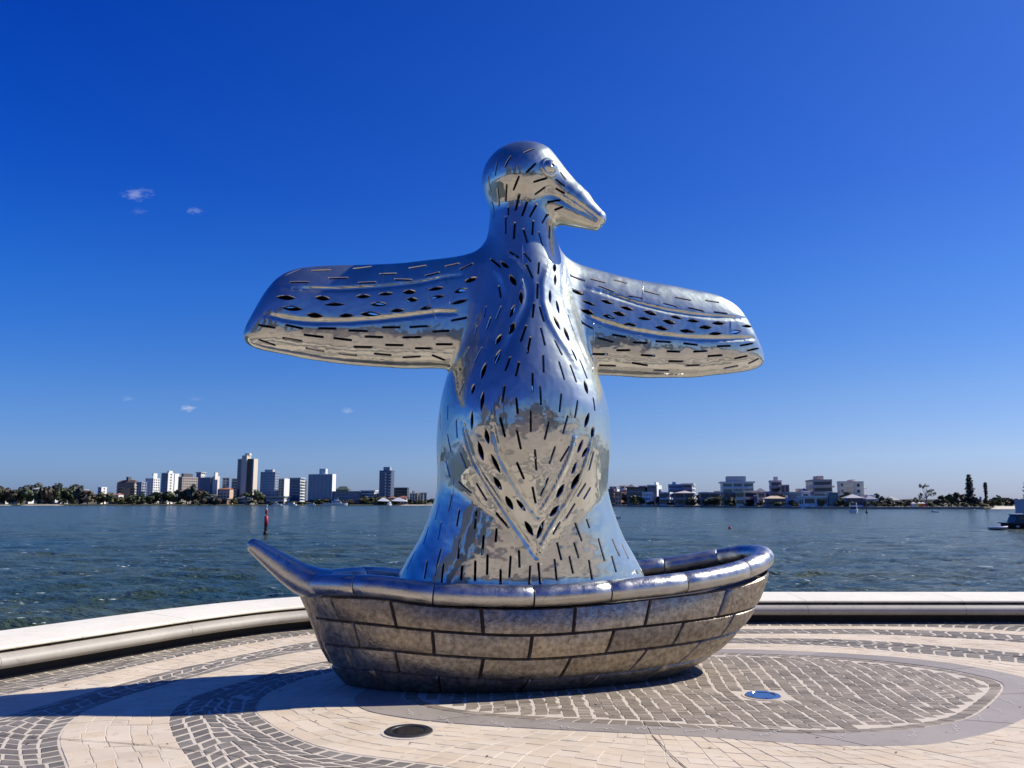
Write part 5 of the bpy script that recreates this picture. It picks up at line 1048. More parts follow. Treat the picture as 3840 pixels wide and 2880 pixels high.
# tallest tower: two slabs and a lift core
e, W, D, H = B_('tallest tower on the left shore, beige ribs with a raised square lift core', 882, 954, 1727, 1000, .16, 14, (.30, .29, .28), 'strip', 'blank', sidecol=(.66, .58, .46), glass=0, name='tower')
mb = MB(); mb.box(-W * .18, W * .12, -D * .5 - 2.2, D * .3, -2, H + 4.6); mb.obj('lift_core', wmat((.60, .53, .43)), e)
mb = MB(); mb.box(W * .13, W * .36, -D * .5 - .6, D * .2, -2, H + .6); mb.obj('recessed_bay', wmat((.13, .10, .075)), e)
mb = MB(); mb.box(-W * .14, W * .16, -D * .3, D * .2, H + 4.62, H + 7.5); mb.obj('plant_room', wmat((.68, .62, .52)), e)
B_('blue-grey office tower with fine window grid right of the tallest tower', 972, 1034, 1775, 985, .12, 12, (.21, .25, .30), 'grid', 'grid', glass=1, core=(.5, .55, 3.5), corecol=(.45, .46, .47))
B_('lower grey block with bright right flank, behind the navy curved tower', 1032, 1078, 1799, 1000, .45, 14, (.22, .25, .29), 'grid', 'blank', sidecol=WHITE)
B_('navy glazed tower with white balcony flank on the right', 1079, 1134, 1797, 985, .28, 12, (.055, .065, .10), 'band', 'balc', sidecol=WHITE, glass=1, roof=('flat', (.6, .62, .64)))
B_('slim dark block half hidden behind the navy glazed tower', 1118, 1142, 1808, 1060, .3, 12, DGREY, 'grid', 'grid')
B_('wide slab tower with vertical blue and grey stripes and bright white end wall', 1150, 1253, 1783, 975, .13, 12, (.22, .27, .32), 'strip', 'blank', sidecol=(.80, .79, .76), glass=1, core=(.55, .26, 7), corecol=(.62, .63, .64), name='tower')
B_('long low office with dark ribbon windows right of the striped slab tower', 1248, 1352, 1846, 970, .08, 8, (.13, .15, .19), 'band', 'blank', roof=('flat', (.24, .27, .30)), glass=1, name='office_building')
B_('white roofed low pavilion joined to the long low office', 1350, 1410, 1843, 985, .2, 8, WHITE, 'band', 'grid', sidecol=WHITE, roof=('flat', WHITE), name='pavilion')
B_('second low white roofed pavilion, nearer the cylindrical dark tower', 1408, 1456, 1854, 985, .2, 8, (.5, .5, .42), 'band', 'grid', roof=('flat', WHITE), name='pavilion')
B_('steep dark green roofed hall above the long low office', 1258, 1308, 1838, 1060, .1, 8, (.07, .10, .08), 'blank', name='hall', roof=('hip', (.07, .10, .085), 7))
e, W, D, H = B_('dark glazed tower with rounded corners, rightmost tall building of the left shore', 1418, 1474, 1770, 975, .22, 12, (.055, .07, .12), 'band', 'band', glass=1, core=(.55, .55, 5), corecol=(.34, .36, .42), name='tower')
mb = MB()
for i in range(int(H / 3.4)): mb.box(W * .02, W * .10, -D / 2 - 1.3, -D / 2 - .12, i * 3.4, i * 3.4 + 2.2)
mb.obj('balconies', wmat(WHITE), e, 'stuff')
mb = MB()
for i in range(int(H / 3.4)): mb.box(W * .26, W * .48, -D / 2 - 1.1, -D / 2 - .12, i * 3.4, i * 3.4 + .9)
mb.obj('balconies', wmat((.35, .38, .42)), e, 'stuff')
B_('low dark green office block right of the rounded dark tower', 1476, 1530, 1832, 1010, .08, 8, (.045, .07, .075), 'band', 'grid')
B_('red roofed boathouse on the shore right of the white canopies', 1452, 1486, 1868, 960, .2, 8, (.35, .25, .22), 'grid', name='boathouse', roof=('hip', (.24, .09, .07), 3))
B_('second red roofed boathouse, beside the two cream towers', 1490, 1530, 1867, 960, .2, 8, (.40, .28, .24), 'grid', name='boathouse', roof=('hip', (.26, .09, .07), 3.5))
B_('cream apartment block with three brown vertical bays, near the bird skirt', 1533, 1562, 1852, 965, .3, -18, (.50, .44, .33), 'strip', 'grid', core=(.5, .25, 3))
B_('sunlit cream block immediately left of the bird statue', 1564, 1598, 1850, 965, .3, -22, (.66, .56, .42), 'strip', 'grid', sidecol=CREAM)
B_('white riverside office on stilts with dark windows left of the yacht basin', 990, 1080, 1864, 962, .25, 10, (.30, .31, .33), 'band', 'grid', sidecol=WHITE, roof=('flat', (.35, .36, .38)), name='office_building')
B_('low brown riverside restaurant below the tallest tower', 790, 858, 1872, 962, .15, 10, BROWN, 'band', name='restaurant', roof=('flat', (.33, .28, .22)))
B_('low pale-roofed clubhouse below the blue-grey office tower', 884, 952, 1868, 962, .3, 10, (.3, .3, .3), 'band', name='clubhouse', roof=('hip', (.40, .39, .38), 3))
# ---- right shore
def BR(label, x0, x1, yt, dY, *a, **k):
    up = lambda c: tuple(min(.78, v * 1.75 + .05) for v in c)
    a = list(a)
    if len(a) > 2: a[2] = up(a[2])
    for q in ('sidecol', 'balcol', 'corecol'):
        if k.get(q): k[q] = tuple(min(.74, v * 1.2 + .02) for v in k[q])
    return building(label, x0, x1, yt, shore_y((x0 + x1) / 2) + dY, *a, group='buildings on the far bank', **k)
BR('dark brick apartment block nearest the right side of the bird statue', 2262, 2318, 1838, 22, .2, 18, (.13, .085, .08), 'balc', 'grid', balcol=(.28, .2, .19))
BR('orange brick tower bay standing in front of the dark brick block', 2315, 2337, 1850, 14, .5, -30, ORANGE, 'slot', 'grid', sidecol=ORANGE, roof=('flat', (.42, .19, .11)))
BR('pale penthouse storey with white curved roof above the dark brick block', 2290, 2328, 1826, 60, .3, 18, (.55, .55, .5), 'grid', 'grid', roof=('hip', (.30, .30, .31), 2))
BR('grey-roofed block behind the olive trees right of the orange bay', 2328, 2362, 1824, 60, .3, 18, (.50, .47, .38), 'grid', 'grid', roof=('hip', (.22, .2, .22), 2))
BR('wide dark brown apartment building with long flat roofline', 2358, 2436, 1832, 26, .15, 18, (.14, .10, .09), 'balc', 'grid', roof=('flat', (.12, .06, .055)), balcol=(.30, .26, .26))
BR('slate gabled roof building rising behind the wide brown block', 2352, 2392, 1830, 80, .2, 18, (.2, .17, .17), 'grid', 'grid', roof=('hip', (.11, .10, .14), 5))
BR('white apartment front with round-headed balconies before the brown block', 2416, 2458, 1849, 8, .75, -10, WHITE, 'blank', 'grid', sidecol=WHITE)
BR('navy office with a bright white panelled right end', 2440, 2502, 1823, 55, .42, 16, (.06, .065, .13), 'band', 'blank', sidecol=(.70, .76, .84), core=(.75, .15, 3))
BR('small salmon-red gabled house on the waterfront', 2456, 2480, 1876, 6, .4, -20, (.52, .20, .15), 'blank', 'blank', sidecol=(.52, .20, .15), name='house', roof=('hip', (.22, .07, .05), 3))
BR('dark block with white curled balconies left of centre on the right bank', 2484, 2540, 1850, 10, .3, 16, (.10, .115, .15), 'balc', 'balc', sidecol=(.5, .52, .54), balcol=(.55, .57, .6))
BR('blue glass office block behind the white curled balconies', 2510, 2570, 1821, 60, .1, 12, (.08, .15, .24), 'band', 'grid', glass=1, core=(.4, .25, 2.5))
BR('white and navy banded apartment block beside the blue glass office', 2572, 2635, 1819, 55, .45, 14, (.06, .075, .16), 'band', 'balc', sidecol=(.62, .66, .72), roof=('flat', (.62, .62, .64)))
BR('reddish brown terrace block with white stair column at its right end', 2540, 2630, 1850, 10, .2, 14, (.16, .11, .10), 'balc', 'balc', sidecol=(.36, .32, .33), roof=('hip', (.42, .38, .38), 3), balcol=(.28, .25, .26))
BR('long low navy block with pale flat roofs half hidden by a broad tree', 2632, 2716, 1852, 12, .15, 12, (.075, .085, .15), 'balc', 'grid', roof=('flat', (.46, .46, .42)), balcol=(.22, .24, .28))
BR('large pale green-grey apartment block with white cornice, widest on the right bank', 2714, 2842, 1813, 50, .10, 10, (.36, .40, .39), 'balc', 'grid', glass=2, sidecol=(.28, .33, .28), roof=('flat', (.68, .71, .72)), balcol=(.46, .52, .52), core=[(.48, .62, 4.5)], corecol=(.16, .2, .26))
BR('dark grey low block in front of the widest apartment block', 2720, 2776, 1850, 10, .1, 12, (.09, .085, .09), 'balc', 'grid', balcol=(.2, .2, .21))
BR('peach coloured apartment front with rounded bays before the widest block', 2774, 2842, 1847, 8, .3, -18, (.50, .34, .25), 'balc', 'balc', sidecol=(.5, .34, .25), roof=('flat', (.66, .62, .52)), balcol=(.52, .38, .30))
BR('slate hipped roof house between the widest block and brown tower', 2842, 2886, 1846, 30, .2, 12, (.16, .15, .19), 'grid', 'grid', name='house', roof=('hip', (.12, .12, .16), 4))
BR('white-fronted narrow house with dark left wall below the slate roof', 2838, 2868, 1862, 8, .5, 16, (.05, .05, .10), 'blank', 'slot', sidecol=(.72, .74, .76), name='house')
BR('long single storey building under a sand coloured roof', 2872, 2955, 1870, 8, .1, 8, (.12, .105, .11), 'band', 'balc', name='low_building', roof=('hip', (.52, .40, .29), 2.5))
BR('grey-brown square apartment tower with rooftop turret', 2895, 2944, 1808, 50, .15, 12, (.27, .24, .25), 'balc', 'grid', core=(.55, .32, 3), balcol=(.33, .30, .32))
BR('red-brown and white stepped apartment block right of the turret tower', 2944, 3008, 1824, 45, .5, 14, (.26, .15, .14), 'strip', 'balc', sidecol=(.40, .36, .36))
BR('blue glass fronted block on the waterfront right of the sand-roofed building', 2958, 3012, 1852, 8, .1, 8, (.12, .18, .26), 'band', 'grid', glass=1, roof=('flat', (.36, .40, .38)))
BR('mauve-grey two storey house behind the white colonnaded house', 3008, 3048, 1848, 30, .2, 10, (.42, .38, .42), 'grid', 'grid', name='house', roof=('hip', (.10, .11, .22), 4))
BR('large brown-grey balconied apartment block with stepped roof, second from the right', 3050, 3152, 1805, 40, .3, 10, (.30, .26, .23), 'balc', 'balc', sidecol=(.36, .30, .26), core=(.5, .33, 2.8), balcol=(.44, .38, .34))
BR('white colonnaded long house on the waterfront under the big brown block', 3012, 3112, 1866, 5, .1, 6, (.40, .42, .44), 'balc', 'grid', name='house', roof=('flat', (.76, .77, .78)), balcol=(.6, .62, .64))
BR('teal glass cube house right of the white colonnaded house', 3112, 3152, 1853, 6, .15, 8, (.05, .10, .12), 'band', 'grid', glass=2, name='house')
BR('grey apartment block set back between the brown and cream blocks', 3154, 3206, 1811, 90, .2, 10, (.30, .30, .31), 'band', 'grid', balcol=(.4, .4, .4))
BR('cream apartment block with white curved balconies, rightmost big building', 3212, 3298, 1812, 50, .55, 14, (.40, .37, .27), 'slot', 'balc', sidecol=(.60, .54, .44), core=(.3, .3, 2))
BR('dark navy villa with white window frames and gables behind the motor yacht', 3172, 3250, 1868, 6, .2, 8, (.055, .05, .12), 'balc', 'grid', name='villa', roof=('hip', (.40, .40, .42), 3), balcol=(.45, .45, .5))
BR('grey gabled villa right of the navy villa', 3252, 3296, 1872, 8, .2, 8, (.20, .20, .25), 'band', 'grid', name='villa', roof=('hip', (.26, .26, .32), 3))
BR('pale grey roofed house among trees right of the last villas', 3328, 3382, 1876, 40, .2, 8, (.24, .25, .26), 'band', 'grid', name='house', roof=('hip', (.42, .44, .42), 4))
for lb, a_, b__, yt, dy, c, st in (('small ochre mid-rise behind the olive trees near the bird', 2336, 2362, 1840, 50, (.30, .24, .15), 'grid'), ('grey stepped mid-rise behind the right end of the wide brown block', 2400, 2440, 1826, 90, (.22, .21, .23), 'band'),
    ('thin white-topped block between the navy office and the curled balconies', 2468, 2488, 1838, 70, (.32, .33, .36), 'balc'), ('low mauve block peeping over the reddish terrace', 2536, 2560, 1842, 80, (.26, .22, .25), 'grid'), ('pale flat-topped block behind the broad rounded tree', 2636, 2668, 1849, 90, (.42, .41, .39), 'band'),
    ('tan block behind the right end of the long low navy block', 2684, 2716, 1846, 80, (.34, .28, .21), 'balc'), ('dark slate block between the widest block and the turret tower', 2870, 2898, 1848, 60, (.12, .12, .16), 'grid'), ('buff mid-rise between the red-brown block and the mauve house', 2996, 3030, 1838, 80, (.36, .31, .25), 'balc'),
    ('narrow olive-grey block touching the big brown-grey block', 3036, 3056, 1832, 70, (.22, .22, .18), 'grid'), ('low buff house row right of the rightmost big building', 3298, 3332, 1874, 30, (.40, .34, .26), 'band'), ('set-back white house above the gabled villas', 3256, 3296, 1862, 40, (.46, .46, .44), 'grid'), ('long low grey block seen above the sand-roofed building', 2900, 2960, 1856, 60, (.24, .25, .27), 'band')):
    BR(lb, a_, b__, yt, dy, .25, 12, c, st, 'grid', balcol=(.4, .38, .35))
b_ = building('tiny hazy blue tower far beyond the pines at the right', 3676, 3684, 1864, 4200, .3, 10, (.22, .34, .46), 'band', 'grid', name='tower', base=-1);  # haze of distance is put into the blue wall colour

# ------------------------------------------------------------------ vegetation
LEAF = [mat('leaf_dark', (.052, .072, .032), .7, obj_random=[(.7, .7, .7), (1.2, 1.25, 1.1), (1, .9, .8)]), mat('leaf_olive', (.10, .105, .04), .7, obj_random=[(.75, .75, .7), (1.2, 1.2, 1.1), (1, .9, .8)]),
        mat('leaf_brownish', (.10, .078, .046), .7, obj_random=[(.75, .75, .75), (1.2, 1.2, 1.2)]), mat('leaf_bluish', (.05, .066, .055), .7, obj_random=[(.8, .8, .8), (1.2, 1.2, 1.2)])]
BARK = mat('grey_bark', (.12, .10, .085), .9)
def crown_mesh(name, nclump, nleaf, seed, shape=(1, 1, .75), leaf=.16, m=0):
    r = random.Random(seed); mb = MB(); tones = []
    cl = []
    for i in range(nclump):
        while True:
            p = Vector((r.uniform(-1, 1), r.uniform(-1, 1), r.uniform(-.8, 1)))
            if p.length < 1 and p.length > .25: break
        cl.append((p * .74, r.uniform(.22, .42), r.random()))
    for c, s, tn in cl:
        for k in range(nleaf // nclump):
            d = Vector((r.gauss(0, 1), r.gauss(0, 1), r.gauss(0, 1))).normalized(); p = c + d * s * r.uniform(.5, 1.05)
            u = d.orthogonal().normalized(); u = Matrix.Rotation(r.uniform(0, 6.28), 3, d) @ u; w = d.cross(u); u = (u + d * r.uniform(-.5, .5)).normalized(); l = leaf * r.uniform(.6, 1.3)
            q = [p - u * l - w * l * .6, p + u * l * .9 - w * l * .7, p + u * l * 1.1 + w * l * .6, p - u * l * .8 + w * l * .7]
            mb.add([(v.x * shape[0], v.y * shape[1], v.z * shape[2]) for v in q], [(0, 1, 2, 3)]); tones += [tn * .6 + r.random() * .25] * 4
    me = mb.mesh(name); a = me.attributes.new('tone', 'FLOAT', 'POINT'); a.data.foreach_set('value', tones); me.materials.append(LEAF[m]); return me
CROWNS = {(m, i): crown_mesh('crown', 15, 330, 100 + m * 10 + i, (1, 1, [.95, .8, 1.1][i]), .15, m) for m in range(4) for i in range(3)}
def trunk_mesh():
    mb = MB(); mb.tube([(0, 0, -.05), (.01, 0, .5), (.0, .01, 1.0)], [.045, .032, .015], 7)
    for a in range(4):
        q = a * 1.7; mb.tube([(0, 0, .45 + .08 * a), (.18 * math.cos(q), .18 * math.sin(q), .72 + .05 * a)], [.018, .006], 5)
    me = mb.mesh('trunk'); me.materials.append(BARK); return me
TRUNK = trunk_mesh()
TREES = []
def tree(px, Y, ytop, wpx, kind, label, group, base=None, name='tree'):
    x, y, _ = at(px, Y); bz = LAND if base is None else base; H = hgt(ytop, Y) - bz; Wd = wpx / 3105 * Y / 2
    if H < 2: H = 2
    e = empty(name, (x, y, bz)); TREES.append((px, Y, H, kind, e, label, group)); tag(e, label, 'tree', group)
    c = bpy.data.objects.new('crown', CROWNS[(kind, rnd.randrange(3))]); COL.objects.link(c); c.parent = e; ch = H * .56; c.location = (0, 0, H - ch * .9); c.scale = (Wd * 1.3, Wd * 1.2, ch); c.rotation_euler = (0, 0, rnd.uniform(0, 6.28))
    t = bpy.data.objects.new('trunk', TRUNK); COL.objects.link(t); t.parent = e; t.scale = (H * .9, H * .9, H - ch * .8)
    return e
TOPS = [(0, 1826), (60, 1832), (115, 1818), (150, 1820), (190, 1824), (215, 1820), (290, 1822), (320, 1832), (350, 1842), (400, 1842), (440, 1856), (470, 1852), (520, 1852), (600, 1846), (650, 1836), (690, 1822), (730, 1822), (780, 1842), (815, 1862), (870, 1864), (905, 1848), (935, 1820), (962, 1822), (985, 1858), (1030, 1874), (1100, 1874), (1240, 1866), (1300, 1856), (1330, 1850), (1380, 1852), (1440, 1858), (1500, 1864), (1560, 1872), (1700, 1858), (2230, 1862)]
def top(px): return float(np.interp(px, [t[0] for t in TOPS], [t[1] for t in TOPS]))
zones = [(-200, 340, 'tree in the wooded point at the far left of the opposite shore', 'trees on the far left point'),
         (340, 470, 'low tree by the shore left of and below the brown hotel', 'trees below the brown hotel'),
         (470, 830, 'dense dark tree in the broad grove before the left group of towers', 'trees before the left towers'),
         (830, 1000, 'tree in the dark clump at the foot of the tallest tower', 'trees at the foot of the tallest tower'),
         (1000, 1250, 'small tree between moored yachts and the slab towers', 'trees behind the yacht basin'),
         (1250, 1480, 'leafy green tree before the long low office', 'trees before the long low office'),
         (1480, 2230, 'low tree on the bank beside or behind the bird statue', 'trees beside the bird')]
px = -180
while px < 2230:
    z = [q for q in zones if q[0] <= px < q[1]][0]; w = rnd.uniform(34, 60)
    Y = shore_y(px) + rnd.uniform(12, 32)
    tree(px, Y, top(px) + rnd.uniform(-2, 10), w, rnd.choice([0, 0, 1, 2, 3] if px < 1250 else [1, 1, 0]), z[2], z[3]); px += w * rnd.uniform(.5, .72)
px = -180
while px < 480:      # second, higher row on the rise behind
    w = rnd.uniform(40, 80); tree(px, shore_y(px) + rnd.uniform(180, 300), top(px) - 1 + rnd.uniform(-3, 12), w, rnd.choice([0, 3, 3]), 'tree on the wooded rise behind the houses at the far left', 'trees on the rise', base=LAND + 3); px += w * rnd.uniform(.5, .75)
px = 470
while px < 1600:
    w = rnd.uniform(26, 44); tree(px, shore_y(px) + rnd.uniform(6, 10), rnd.uniform(1868, 1880), w, rnd.choice([0, 1, 2]), 'low waterside shrub tree at the foot of the left towers', 'waterside shrub trees'); px += w * rnd.uniform(1.0, 2.2)
for px, yt, w, k, dy, lb in ((2352, 1846, 40, 1, 6, 'olive tree right of the orange brick bay'), (2376, 1850, 36, 1, 5, 'second olive tree, between the orange bay and the wide brown block'), (2404, 1858, 24, 0, 4, 'small dark tree before the wide brown block'),
    (2470, 1860, 20, 2, 3, 'autumn-brown tree above the salmon house roof'), (2440, 1876, 26, 0, 2, 'dark bush-like tree left of the salmon house'), (2590, 1868, 44, 0, 3, 'dark green tree before the reddish terrace block'), (2560, 1874, 30, 1, 3, 'low green tree right of the curled white balconies'),
    (2680, 1856, 76, 0, 4, 'broad rounded tree in front of the long low navy block'), (2652, 1868, 40, 1, 3, 'smaller tree touching the left of the broad rounded tree'), (2745, 1868, 44, 0, 3, 'dark tree before the dark grey low block'), (2730, 1850, 30, 3, 8, 'taller dark tree at the left end of the widest block'),
    (2935, 1852, 40, 1, 30, 'light green tree behind the sand-roofed building'), (2920, 1880, 50, 0, 3, 'dark hedge-like tree before the sand-roofed building'), (2990, 1884, 24, 2, 2, 'reddish bush-like tree before the blue glass front'),
    (3172, 1846, 60, 1, 25, 'bright green tree between the big brown block and the navy villa'), (3150, 1868, 30, 0, 5, 'dark tree beside the teal glass cube'), (3310, 1862, 28, 3, 30, 'small conical tree right of the cream apartment block'), (3338, 1860, 26, 3, 32, 'second small conical tree right of the cream apartment block')):
    tree(px, shore_y(px) + dy, yt, w, k, lb, 'trees on the right bank')
TR = [(3280, 1876), (3330, 1872), (3390, 1868), (3430, 1868), (3470, 1870), (3520, 1862), (3545, 1850), (3580, 1844), (3620, 1846), (3655, 1858), (3680, 1880), (3710, 1862), (3745, 1852), (3775, 1864), (3810, 1868), (3900, 1850)]
px = 3285
while px < 3960:
    w = rnd.uniform(26, 48); tp = float(np.interp(px, [t[0] for t in TR], [t[1] for t in TR]))
    lab = 'brownish olive tree in the grove around the tall pine' if px > 3530 and px < 3690 else 'low mixed tree left of the bare gum on the right bank' if px < 3530 else 'tree behind the white beach at the far right'
    tree(px, shore_y(px) + rnd.uniform(8, 26), tp + rnd.uniform(-2, 8), w, rnd.choice([0, 2, 1, 2]), lab, 'trees of the right-hand park'); px += w * rnd.uniform(.5, .75)
px = 3290
while px < 3700:
    w = rnd.uniform(20, 34); tree(px, shore_y(px) + rnd.uniform(4, 6), rnd.uniform(1884, 1892), w, rnd.choice([0, 1, 2]), 'low waterside bush-like tree of the right-hand park', 'waterside bushes of the park'); px += w * rnd.uniform(.9, 1.6)
px = 2255
while px < 3290:
    w = rnd.uniform(20, 38); tree(px, shore_y(px) + rnd.uniform(2.6, 4.5), rnd.uniform(1872, 1884), w, rnd.choice([0, 1, 1, 2]), 'low garden tree along the right bank', 'garden trees of the right bank'); px += w * rnd.uniform(1.1, 2.6)
px = 2255
while px < 3290:
    w = rnd.uniform(40, 70); tree(px, shore_y(px) + rnd.uniform(110, 170), rnd.uniform(1846, 1862), w, rnd.choice([0, 3, 1]), 'tree behind the right bank buildings', 'trees behind the right bank buildings'); px += w * rnd.uniform(.8, 1.5)
def conifer(px, Y, ytop, wpx, label, seed, density=1.0, name='pine_tree'):
    x, y, _ = at(px, Y); H = hgt(ytop, Y) - LAND; W = wpx / 3105 * Y / 2; r = random.Random(seed); e = empty(name, (x, y, LAND)); tag(e, label, 'tree')
    mb = MB(); mb.tube([(0, 0, 0), (0, 0, H * .97)], [H * .018, H * .004], 8); mb.obj('trunk', BARK, e); mb = MB(); tones = []
    n = int(24 * density)
    for i in range(n):
        f = i / n; z = H * (.10 + .88 * f) if name == 'pine_tree' else H * (.35 + .63 * f); rr = W * ((1 - f) ** .45 if f > .15 else .9) * r.uniform(.7, 1.15)
        if name != 'pine_tree': rr = W * r.uniform(.6, 1.1)
        for k in range(9):
            q = r.uniform(0, 6.28); L = rr * r.uniform(.6, 1.05)
            for s in range(7):
                t = (s + .5) / 7; c = Vector((math.cos(q) * L * t, math.sin(q) * L * t, z + L * .25 * t * t)); sz = H * .022 * r.uniform(.7, 1.5)
                u = Vector((r.gauss(0, 1), r.gauss(0, 1), r.gauss(0, .6))).normalized(); w_ = u.orthogonal().normalized()
                mb.add([c - u * sz - w_ * sz, c + u * sz - w_ * sz * .6, c + u * sz + w_ * sz, c - u * sz + w_ * sz * .7], [(0, 1, 2, 3)]); tones += [r.random()] * 4
    o = mb.obj('crown', LEAF[3], e); a = o.data.attributes.new('tone', 'FLOAT', 'POINT'); a.data.foreach_set('value', tones)
conifer(3640, shore_y(3640) + 14, 1779, 44, 'tall dark Norfolk-type pine rising above the right-hand grove', 3)
conifer(3700, shore_y(3700) + 12, 1809, 13, 'thin straggly pole-like tree right of the tall pine', 4, .8, 'slender_tree')
conifer(3868, shore_y(3868) + 14, 1792, 80, 'dark spreading pine cut by the right edge of the picture', 5, 1.0)
def gum(px, Y, ytop, label):
    x, y, _ = at(px, Y); H = hgt(ytop, Y) - LAND; e = empty('gum_tree', (x, y, LAND)); tag(e, label, 'tree'); mb = MB(); r = random.Random(8)
    mb.tube([(0, 0, 0), (.3, 0, H * .4), (0, 0, H * .62)], [.35, .25, .16], 7); tips = []
    for dx, dz in ((-2.3, .95), (-2.6, .55), (-.6, .93), (.8, .95), (1.6, .72), (3.2, .75), (3.9, .62), (-3.0, .42), (2.4, .55)):
        tips.append((dx * H / 11, dz * H)); mb.tube([(0.1, 0, H * .38), (dx * H / 22, 0, H * (dz * .5 + .25)), (dx * H / 11, r.uniform(-1, 1), H * dz)], [.16, .1, .05], 5)
    mb.obj('trunk', wmat((.40, .36, .32)), e); mb = MB(); tones = []
    for dx, z in tips:
        for k in range(26):
            c = Vector((dx + r.gauss(0, .75), r.gauss(0, .7), z + r.gauss(0, .35))); u = Vector((r.gauss(0, 1), r.gauss(0, 1), r.gauss(0, .7))).normalized(); w_ = u.orthogonal().normalized(); s = r.uniform(.2, .4)
            mb.add([c - u * s - w_ * s, c + u * s - w_ * s, c + u * s + w_ * s, c - u * s + w_ * s], [(0, 1, 2, 3)]); tones += [r.random()] * 4
    o = mb.obj('crown', LEAF[3], e); a = o.data.attributes.new('tone', 'FLOAT', 'POINT'); a.data.foreach_set('value', tones)
gum(3474, shore_y(3474) + 8, 1820, 'sparse pale-limbed gum tree standing clear of the low trees')
# far low hills beyond everything
mb = MB(); vs = []; n = 160
for i in range(n + 1):
    px = -1600 + 7000 * i / n; Y = 2600; h = 9 + 5 * math.sin(px * .004) + 3 * math.sin(px * .013 + 1) + 1.2 * math.sin(px * .05)
    if 3300 < px: h *= .8
    x0 = at(px, Y)[0]; x1 = at(px, Y + 500)[0]; vs += [(x0, Y, -3), (x0, Y, 2 + h * .5), (x1, Y + 500, 2 + h)]
mb.add(vs, [(i * 3 + j, (i + 1) * 3 + j, (i + 1) * 3 + j + 1, i * 3 + j + 1) for i in range(n) for j in range(2)], 0, True)
o = mb.obj('distant_hills', mat('distant_wooded_hill', (.05, .065, .055), .95, noise=(.01, (.08, .09, .08), .3))); o['kind'] = 'structure'

# ------------------------------------------------------------------ things on the water
GEL = mat('white_gelcoat', (.76, .77, .77), .3); DKH = mat('navy_gelcoat', (.02, .025, .05), .3); RED = mat('red_marker_paint', (.42, .02, .03), .5); BLK = mat('black_marker_paint', (.012, .012, .014), .6); GRNP = mat('green_marker_paint', (.01, .10, .05), .5); STL = mat('galvanised', (.5, .52, .55), .4, metal=.8)
def prism_hull(mb, L, B, Hh, mi=0, z0=0.):
    """boat hull pointing to +x, with flared bow and sheer"""
    st = [(-.5, .82, 0), (-.2, 1, .0), (.1, 1, .02), (.32, .78, .08), (.44, .42, .16), (.5, .04, .22)]; vs = []
    for u, w, s in st: vs += [(u * L, -B / 2 * w * .72, z0 - .25 * Hh), (u * L, -B / 2 * w, z0 + Hh * (1 + s)), (u * L, B / 2 * w, z0 + Hh * (1 + s)), (u * L, B / 2 * w * .72, z0 - .25 * Hh)]
    n = len(st); mb.add(vs, [(i * 4 + j, (i + 1) * 4 + j, (i + 1) * 4 + (j + 1) % 4, i * 4 + (j + 1) % 4) for i in range(n - 1) for j in range(4)] + [(3, 2, 1, 0), tuple((n - 1) * 4 + j for j in range(4))], mi)
def cabin(mb, x0, x1, B, z0, z1, rake=.5, mi=0):
    mb.add([(x0, -B / 2, z0), (x1, -B / 2, z0), (x1, B / 2, z0), (x0, B / 2, z0), (x0 + .1, -B / 2 * .86, z1), (x1 - rake, -B / 2 * .86, z1), (x1 - rake, B / 2 * .86, z1), (x0 + .1, B / 2 * .86, z1)], [(4, 5, 6, 7), (0, 1, 5, 4), (1, 2, 6, 5), (2, 3, 7, 6), (3, 0, 4, 7), (3, 2, 1, 0)], mi)
def yacht(px, Y, L, rz, label, fly=True, group='motor boats moored below the left towers', name='motor_boat'):
    x, y, _ = at(px, Y); e = empty(name, (x, y, WZ), rz); tag(e, label, 'boat', group); s = L / 12
    mb = MB(); prism_hull(mb, L, L * .3, 1.3 * s); mb.obj('hull', GEL, e)
    mb = MB(); cabin(mb, -.34 * L, .22 * L, L * .24, 1.32 * s, 2.9 * s, 1.6 * s); mb.obj('cabin', GEL, e)
    mb = MB(); mb.box(-.28 * L, .10 * L, -L * .1235, L * .1235, 1.8 * s, 2.45 * s); mb.obj('windows', GL[0], e)
    if fly:
        mb = MB(); cabin(mb, -.22 * L, .04 * L, L * .2, 2.92 * s, 3.7 * s, .6 * s); mb.obj('flybridge', GEL, e)
        mb = MB(); mb.box(-.2 * L, .0, -L * .1, L * .1, 4.6 * s, 4.72 * s)
        for a in (-.19, -.02):
            for b in (-.09, .09): mb.box(a * L - .04 * s, a * L + .04 * s, b * L - .04 * s, b * L + .04 * s, 3.7 * s, 4.6 * s)
        mb.obj('hardtop', GEL, e)
    return e
yacht(1268, 935, 21, R(8), 'large white motor yacht moored before the striped slab tower')
yacht(1222, 940, 12, R(190), 'smaller white motor boat moored left of the large yacht', False)
yacht(1462, 940, 12, R(80), 'white motor boat seen end on, below the green trees')
yacht(1088, 940, 14, R(175), 'low white motor boat below the navy glazed tower', False)
yacht(1038, 942, 11, R(10), 'white motor boat leftmost of the moored boats', True)
yacht(1165, 942, 11, R(185), 'slim white motor boat between the navy tower and the striped slab', False)
